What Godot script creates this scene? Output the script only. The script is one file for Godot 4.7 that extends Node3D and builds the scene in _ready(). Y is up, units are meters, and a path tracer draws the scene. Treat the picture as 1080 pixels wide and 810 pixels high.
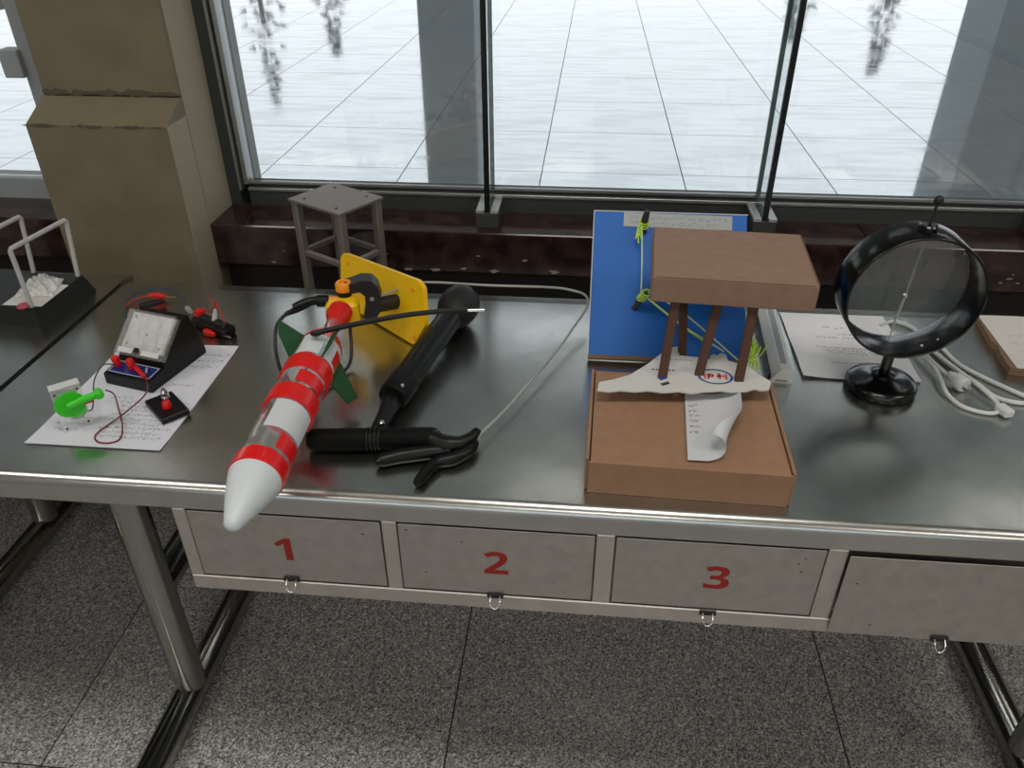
extends Node3D

const TH := 0.77          # table height
var taken := {}
var M := {}
var rng := RandomNumberGenerator.new()

# ---------------------------------------------------------------- mesh builder
class MB:
	var st := SurfaceTool.new()
	var xf := Transform3D.IDENTITY
	func _init() -> void:
		st.begin(Mesh.PRIMITIVE_TRIANGLES)
	func vert(p: Vector3, n: Vector3, uv := Vector2.ZERO) -> void:
		st.set_normal((xf.basis * n).normalized())
		st.set_uv(uv)
		st.add_vertex(xf * p)
	# corners counter-clockwise seen from outside
	func tri(a: Vector3, b: Vector3, c: Vector3) -> void:
		var n := (b - a).cross(c - a).normalized()
		vert(a, n); vert(c, n); vert(b, n)
	func quad(a: Vector3, b: Vector3, c: Vector3, d: Vector3) -> void:
		var n := (c - a).cross(d - b).normalized()
		vert(a, n, Vector2(0, 1)); vert(c, n, Vector2(1, 0)); vert(b, n, Vector2(1, 1))
		vert(a, n, Vector2(0, 1)); vert(d, n, Vector2(0, 0)); vert(c, n, Vector2(1, 0))
	func nquad(a: Vector3, b: Vector3, c: Vector3, d: Vector3, na: Vector3, nb: Vector3, nc: Vector3, nd: Vector3) -> void:
		vert(a, na, Vector2(0, 1)); vert(c, nc, Vector2(1, 0)); vert(b, nb, Vector2(1, 1))
		vert(a, na, Vector2(0, 1)); vert(d, nd, Vector2(0, 0)); vert(c, nc, Vector2(1, 0))
	# chamfered box
	func box(c: Vector3, s: Vector3, bev := 0.0) -> void:
		var h := s * 0.5
		var b: float = minf(bev, minf(h.x, minf(h.y, h.z)) * 0.9)
		var axes := [Vector3.RIGHT, Vector3.UP, Vector3.BACK]
		for i in 3:
			for sg in [-1.0, 1.0]:
				var n: Vector3 = axes[i] * sg
				var u: Vector3 = axes[(i + 1) % 3]
				var w: Vector3 = axes[(i + 2) % 3] * sg
				var o := c + n * h[i]
				var hu: float = h[(i + 1) % 3] - b
				var hw: float = h[(i + 2) % 3] - b
				quad(o - u * hu - w * hw, o + u * hu - w * hw, o + u * hu + w * hw, o - u * hu + w * hw)
		if b <= 0.0:
			return
		for i in 3:
			var j := (i + 1) % 3
			var k := (i + 2) % 3
			for sj in [-1.0, 1.0]:
				for sk in [-1.0, 1.0]:
					var e: Vector3 = axes[i] * (h[i] - b)
					var p1: Vector3 = c + axes[j] * sj * h[j] + axes[k] * sk * (h[k] - b)
					var p2: Vector3 = c + axes[j] * sj * (h[j] - b) + axes[k] * sk * h[k]
					_q(p1 - e, p2 - e, p2 + e, p1 + e, axes[j] * sj + axes[k] * sk)
		for sx in [-1.0, 1.0]:
			for sy in [-1.0, 1.0]:
				for sz in [-1.0, 1.0]:
					var d := Vector3(sx, sy, sz)
					var q: Vector3 = c + Vector3(sx * (h.x - b), sy * (h.y - b), sz * (h.z - b))
					var A := q + Vector3(sx * b, 0, 0)
					var B := q + Vector3(0, sy * b, 0)
					var C := q + Vector3(0, 0, sz * b)
					if (B - A).cross(C - A).dot(d) > 0: tri(A, B, C)
					else: tri(A, C, B)
	func _q(a: Vector3, b: Vector3, c: Vector3, d: Vector3, out: Vector3) -> void:
		if (c - a).cross(d - b).dot(out) > 0: quad(a, b, c, d)
		else: quad(a, d, c, b)
	# tube along points
	func tube(pts: Array, r, sides := 10, caps := true, closed := false) -> void:
		var n := pts.size()
		var up := Vector3.ZERO
		var rings := []
		var fr := []
		for i in n:
			var p: Vector3 = pts[i]
			var a: Vector3 = pts[(i - 1 + n) % n] if closed else pts[maxi(i - 1, 0)]
			var b: Vector3 = pts[(i + 1) % n] if closed else pts[mini(i + 1, n - 1)]
			var t := (b - a).normalized()
			if up == Vector3.ZERO:
				up = Vector3.UP if absf(t.y) < 0.9 else Vector3.RIGHT
			var s := t.cross(up).normalized()
			up = s.cross(t).normalized()
			var ri: float = r[i] if r is Array else r
			var ring := []
			for k in sides:
				var an := TAU * k / sides
				ring.append([p + (s * cos(an) + up * sin(an)) * ri, s * cos(an) + up * sin(an)])
			rings.append(ring)
			fr.append(t)
		for i in (n if closed else n - 1):
			var j := (i + 1) % n
			for k in sides:
				var l := (k + 1) % sides
				nquad(rings[i][l][0], rings[i][k][0], rings[j][k][0], rings[j][l][0], rings[i][l][1], rings[i][k][1], rings[j][k][1], rings[j][l][1])
		if caps and not closed:
			for k in sides:
				var l := (k + 1) % sides
				tri(pts[0], rings[0][k][0], rings[0][l][0])
				tri(pts[n - 1], rings[n - 1][l][0], rings[n - 1][k][0])
	# lathe: profile of (radius, height) from bottom to top about +y of xf; crease in radians
	func lathe(prof: Array, sides := 32, a0 := 0.0, a1 := TAU, crease := 0.7) -> void:
		var n := prof.size()
		for i in n - 1:
			var p: Vector2 = prof[i]
			var q: Vector2 = prof[i + 1]
			if p.distance_to(q) < 1e-7: continue
			var d := (q - p).normalized()
			var nn := Vector2(d.y, -d.x)
			var n0 := nn
			var n1 := nn
			if i > 0:
				var e: Vector2 = (p - prof[i - 1]).normalized()
				var m := Vector2(e.y, -e.x)
				if absf(m.angle_to(nn)) < crease: n0 = (m + nn).normalized()
			if i < n - 2:
				var e2: Vector2 = (prof[i + 2] - q).normalized()
				var m2 := Vector2(e2.y, -e2.x)
				if absf(m2.angle_to(nn)) < crease: n1 = (m2 + nn).normalized()
			for k in sides:
				var t0 := a0 + (a1 - a0) * k / sides
				var t1 := a0 + (a1 - a0) * (k + 1) / sides
				var c0 := Vector3(cos(t0), 0, -sin(t0))
				var c1 := Vector3(cos(t1), 0, -sin(t1))
				var u := Vector3.UP
				nquad(c0 * p.x + u * p.y, c1 * p.x + u * p.y, c1 * q.x + u * q.y, c0 * q.x + u * q.y,
					c0 * n0.x + u * n0.y, c1 * n0.x + u * n0.y, c1 * n1.x + u * n1.y, c0 * n1.x + u * n1.y)
	# polygon (x, y) extruded from z0 to z1
	func prism(poly: Array, z0: float, z1: float, crease := 0.5, caps := true) -> void:
		var pl := PackedVector2Array(poly)
		if Geometry2D.is_polygon_clockwise(pl): pl.reverse()
		var n := pl.size()
		var area := 0.0
		for i in n: area += pl[i].cross(pl[(i + 1) % n])
		if area < 0: pl.reverse()
		for i in n:
			var p := pl[i]
			var q := pl[(i + 1) % n]
			var d := (q - p).normalized()
			var nn := Vector2(d.y, -d.x)
			var e := (p - pl[(i - 1 + n) % n]).normalized()
			var m := Vector2(e.y, -e.x)
			var e2 := (pl[(i + 2) % n] - q).normalized()
			var m2 := Vector2(e2.y, -e2.x)
			var n0 := (m + nn).normalized() if absf(m.angle_to(nn)) < crease else nn
			var n1 := (m2 + nn).normalized() if absf(m2.angle_to(nn)) < crease else nn
			nquad(Vector3(p.x, p.y, z1), Vector3(p.x, p.y, z0), Vector3(q.x, q.y, z0), Vector3(q.x, q.y, z1),
				Vector3(n0.x, n0.y, 0), Vector3(n0.x, n0.y, 0), Vector3(n1.x, n1.y, 0), Vector3(n1.x, n1.y, 0))
		if not caps: return
		var ix := Geometry2D.triangulate_polygon(pl)
		for i in range(0, ix.size(), 3):
			var a := pl[ix[i]]
			var b := pl[ix[i + 1]]
			var c := pl[ix[i + 2]]
			if (b - a).cross(c - a) < 0:
				var s := b; b = c; c = s
			var F := func(v: Vector2, z: float) -> Vector3: return Vector3(v.x, v.y, z)
			tri(F.call(a, z1), F.call(b, z1), F.call(c, z1))
			tri(F.call(a, z0), F.call(c, z0), F.call(b, z0))
	# thin sheet: f(u, v) -> point, top side up; uv (u, v)
	func sheet(f: Callable, nu: int, nv: int, thick: float) -> void:
		var P := []
		var N := []
		for j in nv + 1:
			for i in nu + 1:
				var u := float(i) / nu
				var v := float(j) / nv
				P.append(f.call(u, v))
				var e := 0.01
				var du: Vector3 = f.call(minf(u + e, 1), v) - f.call(maxf(u - e, 0), v)
				var dv: Vector3 = f.call(u, minf(v + e, 1)) - f.call(u, maxf(v - e, 0))
				N.append(dv.cross(du).normalized())
		var w := nu + 1
		for j in nv:
			for i in nu:
				var ids := [j * w + i, (j + 1) * w + i, (j + 1) * w + i + 1, j * w + i + 1]
				var uv := [Vector2(i, j), Vector2(i, j + 1), Vector2(i + 1, j + 1), Vector2(i + 1, j)]
				for t in [[0, 2, 1], [0, 3, 2]]:
					for k in t: vert(P[ids[k]], N[ids[k]], uv[k] / Vector2(nu, nv))
				for t in [[0, 1, 2], [0, 2, 3]]:
					for k in t: vert(P[ids[k]] - N[ids[k]] * thick, -N[ids[k]], Vector2(0.001, 0.001))
		var rim := []
		for i in nu: rim.append([i, i + 1])
		for j in nv: rim.append([j * w + nu, (j + 1) * w + nu])
		for i in nu: rim.append([nv * w + nu - i, nv * w + nu - i - 1])
		for j in nv: rim.append([(nv - j) * w, (nv - j - 1) * w])
		for e in rim:
			var a: Vector3 = P[e[0]]
			var b: Vector3 = P[e[1]]
			quad(a, b, b - N[e[1]] * thick, a - N[e[0]] * thick)

# ---------------------------------------------------------------- node helpers
func numbered(called: String) -> String:
	if not taken.has(called):
		taken[called] = 0
		return called
	taken[called] += 1
	return "%s_%03d" % [called, taken[called]]

func thing(called: String, label: String, category: String, at := Vector3.ZERO, turn := 0.0, group := "") -> Node3D:
	var o := Node3D.new()
	o.name = numbered(called)
	add_child(o)
	o.position = at
	o.rotation.y = turn
	tag(o, label, category, group)
	return o

func tag(o: Node, label: String, category: String, group := "") -> void:
	o.set_meta("label", label)
	o.set_meta("category", category)
	if group != "": o.set_meta("group", group)

func obj(called: String, mb: MB, mat: Material, parent: Node = self) -> MeshInstance3D:
	var o := MeshInstance3D.new()
	o.name = numbered(called) if parent == self else called
	o.mesh = mb.st.commit()
	o.material_override = mat
	parent.add_child(o, true)
	return o

func inst(called: String, mesh: Mesh, mat: Material, parent: Node, at: Vector3) -> MeshInstance3D:
	var o := MeshInstance3D.new()
	o.name = called
	o.mesh = mesh
	o.material_override = mat
	parent.add_child(o, true)
	o.position = at
	return o

func struct(called: String, mb: MB, mat: Material, label := "") -> MeshInstance3D:
	var o := obj(called, mb, mat)
	o.set_meta("kind", "structure")
	if label != "": o.set_meta("label", label)
	return o

func snode(called: String, label: String) -> Node3D:
	var o := Node3D.new()
	o.name = numbered(called)
	add_child(o)
	o.set_meta("kind", "structure")
	o.set_meta("label", label)
	return o

func B(c: Vector3, s: Vector3, bev := 0.0) -> MB:
	var m := MB.new()
	m.box(c, s, bev)
	return m

func BB(a: Vector3, b: Vector3, bev := 0.0) -> MB:      # from corner to corner
	return B((a + b) * 0.5, (b - a).abs(), bev)

func spline(pts: Array, per := 8) -> Array:
	var out := []
	var n := pts.size()
	for i in n - 1:
		var p0: Vector3 = pts[maxi(i - 1, 0)]
		var p1: Vector3 = pts[i]
		var p2: Vector3 = pts[i + 1]
		var p3: Vector3 = pts[mini(i + 2, n - 1)]
		for k in per:
			out.append(p1.cubic_interpolate(p2, p0, p3, float(k) / per))
	out.append(pts[n - 1])
	return out

func T_(pts: Array, r, sides := 10, per := 8) -> MB:
	var m := MB.new()
	var rr = r
	if per > 1 and r is Array:
		rr = []
		for i in pts.size() - 1:
			for k in per: rr.append(lerpf(r[i], r[i + 1], float(k) / per))
		rr.append(r[-1])
	m.tube(spline(pts, per) if per > 1 else pts, rr, sides)
	return m

func frame_at(origin: Vector3, ydir: Vector3, hint := Vector3.BACK) -> Transform3D:
	var y := ydir.normalized()
	var x := y.cross(hint).normalized()
	return Transform3D(Basis(x, y, x.cross(y).normalized()), origin)

func rod(a: Vector3, b: Vector3, r: float, sides := 14) -> MB:
	var m := MB.new()
	m.xf = frame_at(a, b - a, Vector3.BACK if absf((b - a).normalized().z) < 0.9 else Vector3.RIGHT)
	var L := a.distance_to(b)
	var c := minf(r * 0.25, 0.002)
	m.lathe([Vector2(0, 0), Vector2(r - c, 0), Vector2(r, c), Vector2(r, L - c), Vector2(r - c, L), Vector2(0, L)], sides, 0, TAU, 0.5)
	return m

# ---------------------------------------------------------------- materials
func mat(called: String, col: Color, rough := 0.6, metal := 0.0) -> StandardMaterial3D:
	var m := StandardMaterial3D.new()
	m.resource_name = called
	m.albedo_color = col
	m.roughness = rough
	m.metallic = metal
	M[called] = m
	return m

func noise_img(w: int, h: int, freq: float, oct: int, seed_: int, sx := 1.0, sy := 1.0) -> Image:
	var n := FastNoiseLite.new()
	n.seed = seed_
	n.frequency = freq
	n.fractal_octaves = oct
	var d := PackedByteArray()
	d.resize(w * h)
	for y in h:
		for x in w:
			# blend over the seams so that it tiles
			var fx := float(x) / w
			var fy := float(y) / h
			var a := n.get_noise_2d(x * sx, y * sy)
			var b := n.get_noise_2d((x - w) * sx, y * sy)
			var c := n.get_noise_2d(x * sx, (y - h) * sy)
			var e := n.get_noise_2d((x - w) * sx, (y - h) * sy)
			var v := lerpf(lerpf(a, b, fx), lerpf(c, e, fx), fy)
			d[y * w + x] = clampi(int((v * 0.9 + 0.5) * 255), 0, 255)
	return Image.create_from_data(w, h, false, Image.FORMAT_L8, d)

func ramp(img: Image, a: Color, b: Color, lo := 0.0, hi := 1.0) -> ImageTexture:
	var w := img.get_width()
	var h := img.get_height()
	var src := img.get_data()
	var d := PackedByteArray()
	d.resize(w * h * 3)
	for i in w * h:
		var t := clampf((src[i] / 255.0 - lo) / (hi - lo), 0, 1)
		var c := a.lerp(b, t)
		d[i * 3] = c.r8; d[i * 3 + 1] = c.g8; d[i * 3 + 2] = c.b8
	return ImageTexture.create_from_image(Image.create_from_data(w, h, false, Image.FORMAT_RGB8, d))

func tri_tex(m: StandardMaterial3D, scale: Vector3) -> void:
	m.uv1_triplanar = true
	m.uv1_world_triplanar = true
	m.uv1_scale = scale

func granite(seed_: int, dark: float) -> ImageTexture:
	var r := RandomNumberGenerator.new()
	r.seed = seed_
	var w := 512
	var g := PackedFloat32Array()
	g.resize(w * w)
	for i in w * w:
		var q := r.randf()
		g[i] = 0.15 if q < 0.22 else (0.50 if q < 0.50 else (0.76 if q < 0.84 else 0.98))
	var d := PackedByteArray()
	d.resize(w * w * 3)
	for y in w:
		for x in w:
			var s := g[y * w + x] * 2.0 + g[y * w + (x + 1) % w] + g[((y + 1) % w) * w + x]
			var v := clampf(s * 0.25 * dark, 0, 1)
			var i := (y * w + x) * 3
			d[i] = int(v * 255); d[i + 1] = int(v * 253); d[i + 2] = int(v * 248)
	return ImageTexture.create_from_image(Image.create_from_data(w, w, false, Image.FORMAT_RGB8, d))

func stroke_img(img: Image, a: Vector2, b: Vector2, wd: float, col: Color) -> void:
	var n := int(a.distance_to(b)) + 1
	for i in n + 1:
		var p := a.lerp(b, float(i) / n)
		img.fill_rect(Rect2i(int(p.x - wd * 0.5), int(p.y - wd * 0.5), maxi(int(wd), 1), maxi(int(wd), 1)), col)

# a page of writing: lines = [x0, x1, y, height] in 0..1
func page(w: int, h: int, lines: Array, seed_: int, ink: Color, paper: Color) -> ImageTexture:
	var r := RandomNumberGenerator.new()
	r.seed = seed_
	var img := Image.create(w, h, false, Image.FORMAT_RGB8)
	img.fill(paper)
	for l in lines:
		var x: float = l[0] * w
		var ht: float = l[3] * h
		while x < l[1] * w:
			var cw := ht * r.randf_range(0.7, 1.0)
			for s in 4:
				var p := Vector2(x + r.randf() * cw, l[2] * h + (r.randf() - 0.5) * ht)
				var q := p + (Vector2(r.randf_range(0.4, 0.9) * cw, r.randf_range(-2, 2)) if s % 2 == 0 else Vector2(r.randf_range(-3, 3), r.randf_range(0.4, 0.8) * ht))
				stroke_img(img, p, q, maxf(1.0, ht * 0.13), ink.lerp(paper, r.randf() * 0.35))
			x += cw * 1.25
			if r.randf() < 0.06: x += cw
	return ImageTexture.create_from_image(img)

func make_materials() -> void:
	var m: StandardMaterial3D
	# steel sheet of the table
	var stain := noise_img(256, 256, 0.02, 4, 9)
	m = mat("steel_top", Color.WHITE, 0.26, 1.0)
	m.albedo_texture = ramp(stain, Color(0.73, 0.735, 0.72), Color(0.78, 0.785, 0.77), 0.2, 0.8)
	tri_tex(m, Vector3(1.7, 1.7, 1.7))
	m = mat("steel_front", Color.WHITE, 0.42, 1.0)
	m.albedo_texture = ramp(stain, Color(0.80, 0.78, 0.76), Color(0.84, 0.82, 0.80), 0.2, 0.8)
	tri_tex(m, Vector3(3, 3, 3))
	m = mat("steel_drawer", Color.WHITE, 0.5, 1.0)
	m.albedo_texture = ramp(noise_img(256, 256, 0.03, 5, 31), Color(0.715, 0.70, 0.68), Color(0.76, 0.745, 0.725), 0.1, 0.7)
	tri_tex(m, Vector3(4, 4, 4))
	m = mat("steel_tube", Color(0.66, 0.66, 0.64), 0.16, 1.0)
	m = mat("aluminium", Color(0.66, 0.67, 0.67), 0.35, 0.9)
	m = mat("bracket_steel", Color(0.80, 0.80, 0.79), 0.4, 0.9)
	m = mat("frame_dark", Color(0.20, 0.21, 0.21), 0.5)
	m = mat("frame_grey", Color(0.55, 0.57, 0.58), 0.5)
	m = mat("gasket", Color(0.05, 0.05, 0.05), 0.7)
	m = mat("glass_edge", Color(0.035, 0.06, 0.065), 0.25)
	m = mat("glass", Color(0.9, 0.97, 0.96, 0.04), 0.0)
	m.transparency = BaseMaterial3D.TRANSPARENCY_ALPHA
	m = mat("fin_glass", Color(0.70, 0.88, 0.86, 0.12), 0.02)
	m.metallic_specular = 0.15
	m.transparency = BaseMaterial3D.TRANSPARENCY_ALPHA
	m = mat("clear_plastic", Color(0.93, 0.95, 0.95, 0.09), 0.06)
	m.transparency = BaseMaterial3D.TRANSPARENCY_ALPHA
	m = mat("dusty_glass", Color(0.75, 0.80, 0.80, 0.10), 0.03)
	m.transparency = BaseMaterial3D.TRANSPARENCY_ALPHA
	# granite
	for i in 3:
		m = mat("granite_%d" % i, Color.WHITE, 0.32)
		m.albedo_texture = granite(100 + i, [0.98, 1.05, 1.01][i])
		tri_tex(m, Vector3(1.25, 1.25, 1.25) * 0.95)
		m.uv1_offset = Vector3(0.31 * i, 0.17 * i, 0.53 * i)
	m = mat("grout", Color(0.07, 0.07, 0.07), 0.9)
	# wet paving outside
	for i in 3:
		m = mat("wet_paver_%d" % i, Color.WHITE, 1.0)
		var st := noise_img(256, 256, 0.02, 4, 40 + i, 0.35, 1.6)
		m.albedo_texture = ramp(st, Color(0.70, 0.71, 0.72), Color(0.77, 0.78, 0.79), 0.2, 0.6)
		m.roughness_texture = ramp(st, Color(0.10, 0.10, 0.10), Color(0.04, 0.04, 0.04), 0.2, 0.6)
		m.metallic = 0.65
		m.metallic_specular = 0.6
		tri_tex(m, Vector3(0.8, 0.8, 0.8))
		m.uv1_offset = Vector3(0.37 * i, 0, 0.61 * i)
	m = mat("joint", Color(0.03, 0.03, 0.03), 0.8)
	# walls
	m = mat("beige_stone", Color.WHITE, 0.45)
	m.albedo_texture = ramp(noise_img(256, 256, 0.02, 5, 61), Color(0.405, 0.37, 0.295), Color(0.445, 0.41, 0.33), 0.2, 0.8)
	tri_tex(m, Vector3(1.2, 1.2, 1.2))
	m = mat("pale_panel", Color(0.60, 0.57, 0.50), 0.55)
	m = mat("grime", Color(0.325, 0.30, 0.24), 0.9)
	m = mat("brown_stone", Color.WHITE, 0.14)
	m.albedo_texture = ramp(noise_img(256, 256, 0.03, 5, 71), Color(0.13, 0.085, 0.08), Color(0.24, 0.17, 0.155), 0.2, 0.8)
	tri_tex(m, Vector3(2.2, 2.2, 2.2))
	m = mat("dark_wall", Color(0.09, 0.065, 0.06), 0.6)
	m = mat("chip", Color(0.55, 0.52, 0.49), 0.8)
	m = mat("plaster", Color(0.72, 0.70, 0.66), 0.8)
	m = mat("concrete", Color(0.80, 0.81, 0.80), 0.7)
	m = mat("column_stone", Color(0.36, 0.42, 0.44), 0.6)
	m = mat("leaf", Color(0.42, 0.47, 0.46), 0.8)
	m = mat("bark", Color(0.34, 0.32, 0.30), 0.9)
	m = mat("lamp_face", Color(0.9, 0.9, 0.9), 0.6)
	m.emission_enabled = true
	m.emission = Color(1.0, 0.97, 0.92)
	m.emission_energy_multiplier = 1.5
	m = mat("white_metal", Color(0.85, 0.85, 0.84), 0.5)
	# objects
	m = mat("red_paint", Color(0.58, 0.12, 0.09), 0.6)
	m = mat("red_tape", Color(0.86, 0.06, 0.05), 0.3)
	m = mat("white_paint", Color(0.83, 0.86, 0.88), 0.35)
	m = mat("white_label", Color(0.80, 0.82, 0.84), 0.5)
	m = mat("fin_green", Color(0.01, 0.27, 0.10), 0.65)
	m = mat("black_plastic", Color(0.025, 0.025, 0.027), 0.38)
	m.metallic_specular = 0.4
	m = mat("black_foam", Color(0.02, 0.02, 0.022), 0.7)
	m.metallic_specular = 0.3
	m = mat("black_gloss", Color(0.02, 0.024, 0.024), 0.18)
	m = mat("black_rubber", Color(0.025, 0.025, 0.025), 0.55)
	m = mat("dark_grey_plastic", Color(0.09, 0.09, 0.09), 0.5)
	m = mat("yellow", Color(0.93, 0.74, 0.02), 0.42)
	m = mat("orange", Color(0.94, 0.58, 0.05), 0.4)
	m = mat("red_plastic", Color(0.80, 0.07, 0.05), 0.4)
	m = mat("green_plastic", Color(0.20, 0.78, 0.10), 0.35)
	m = mat("blue_panel", Color(0.08, 0.13, 0.42), 0.3)
	m = mat("red_wire", Color(0.42, 0.05, 0.06), 0.4)
	m = mat("bright_red_wire", Color(0.75, 0.10, 0.05), 0.4)
	m = mat("blue_wire", Color(0.16, 0.22, 0.36), 0.4)
	m = mat("dark_wire", Color(0.12, 0.11, 0.11), 0.5)
	m = mat("chrome", Color(0.85, 0.85, 0.85), 0.12, 1.0)
	m = mat("cable_grey", Color(0.62, 0.62, 0.60), 0.35)
	m = mat("white_plastic", Color(0.80, 0.81, 0.80), 0.4)
	m = mat("meter_white", Color.WHITE, 0.3)
	m.albedo_texture = ramp(noise_img(128, 128, 0.04, 4, 77), Color(0.66, 0.66, 0.65), Color(0.84, 0.84, 0.83), 0.2, 0.6)
	tri_tex(m, Vector3(9, 9, 9))
	m = mat("kraft", Color(0.95, 0.94, 0.93), 0.75)
	m.albedo_texture = ramp(noise_img(256, 256, 0.03, 4, 81), Color(0.60, 0.465, 0.365), Color(0.63, 0.49, 0.385), 0.2, 0.8)
	tri_tex(m, Vector3(4, 4, 4))
	m = mat("brown_card", Color.WHITE, 0.75)
	m.albedo_texture = ramp(noise_img(256, 256, 0.03, 5, 83), Color(0.52, 0.415, 0.345), Color(0.555, 0.445, 0.375), 0.2, 0.8)
	tri_tex(m, Vector3(4, 4, 4))
	m = mat("stick_brown", Color(0.30, 0.19, 0.14), 0.75)
	m = mat("torn_edge", Color(0.47, 0.37, 0.28), 0.85)
	m = mat("slit", Color(0.20, 0.14, 0.10), 0.9)
	m = mat("blue_board", Color(0.0, 0.38, 0.73), 0.55)
	m = mat("white_card", Color(0.80, 0.80, 0.79), 0.6)
	m = mat("grey_stick", Color(0.24, 0.23, 0.22), 0.85)
	m = mat("yarn", Color(0.74, 0.88, 0.32), 0.75)
	m = mat("pale_yarn", Color(0.82, 0.90, 0.70), 0.75)
	m = mat("stool_metal", Color(0.47, 0.44, 0.415), 0.45, 0.35)
	m = mat("rust", Color(0.40, 0.17, 0.08), 0.9)
	m = mat("tube_white", Color(0.68, 0.68, 0.67), 0.45)
	m = mat("pink", Color(0.62, 0.25, 0.30), 0.6)
	m = mat("logo_blue", Color(0.10, 0.28, 0.55), 0.6)
	m = mat("logo_red", Color(0.75, 0.12, 0.12), 0.6)
	m = mat("ink", Color(0.16, 0.20, 0.24), 0.7)

# ---------------------------------------------------------------- scene
func _ready() -> void:
	rng.seed = 11
	# camera
	var cam := Camera3D.new()
	cam.name = "camera"
	add_child(cam)
	cam.position = Vector3(0, 1.4919, 0.8011)
	cam.basis = Basis(Vector3.UP, deg_to_rad(5.545)) * Basis(Vector3.RIGHT, deg_to_rad(-33.064)) * Basis(Vector3.BACK, deg_to_rad(-0.281))
	cam.fov = 51.756
	cam.near = 0.02
	cam.current = true
	# sky: even, overcast
	var env := Environment.new()
	env.background_mode = Environment.BG_SKY
	var sm := ProceduralSkyMaterial.new()
	sm.sky_top_color = Color(0.90, 0.94, 0.97)
	sm.sky_horizon_color = Color(0.95, 0.97, 0.98)
	sm.ground_horizon_color = Color(0.5, 0.5, 0.5)
	sm.ground_bottom_color = Color(0.4, 0.4, 0.4)
	sm.sky_energy_multiplier = 1.2
	sm.ground_energy_multiplier = 1.0
	var sky := Sky.new()
	sky.sky_material = sm
	env.sky = sky
	env.tonemap_mode = Environment.TONE_MAPPER_LINEAR
	env.tonemap_exposure = 1.15
	env.sdfgi_enabled = true
	env.ssao_enabled = true
	env.ssil_enabled = true
	var we := WorldEnvironment.new()
	we.name = "sky"
	we.environment = env
	add_child(we)
	make_materials()
	build_room()
	build_outside()
	build_lamps()
	build_table()
	build_left_table()
	build_stool()
	build_board()
	build_kraft_box()
	build_stick_table()
	build_hoop()
	build_right_bits()
	build_rocket()
	build_launcher()
	build_pump()
	build_meter_set()
	build_tray()

func build_lamps() -> void:
	var i := 0
	for z in [0.45, 3.4]:
		for x in [-2.2, 0.2, 2.6]:
			var t := thing("ceiling_panel_light", "flat white ceiling light panel, %s, %s row" % [["left one", "middle one", "right one"][i % 3], "nearer" if i < 3 else "farther"], "lamp", Vector3(x, 3.4, z), 0, "ceiling light panels")
			obj("housing", BB(Vector3(-0.62, -0.03, -0.32), Vector3(0.62, 0, 0.32), 0.004), M.white_metal, t)
			obj("diffuser", BB(Vector3(-0.59, -0.036, -0.29), Vector3(0.59, -0.03, 0.29)), M.lamp_face, t)
			var l := AreaLight3D.new()
			l.name = "panel_glow"
			t.add_child(l)
			l.position = Vector3(0, -0.045, 0)
			l.rotation.x = -PI / 2
			l.area_size = Vector2(1.18, 0.58)
			l.light_color = Color(1.0, 0.98, 0.95)
			l.light_energy = 1.6
			l.area_range = 20.0
			l.shadow_enabled = true
			i += 1

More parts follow.
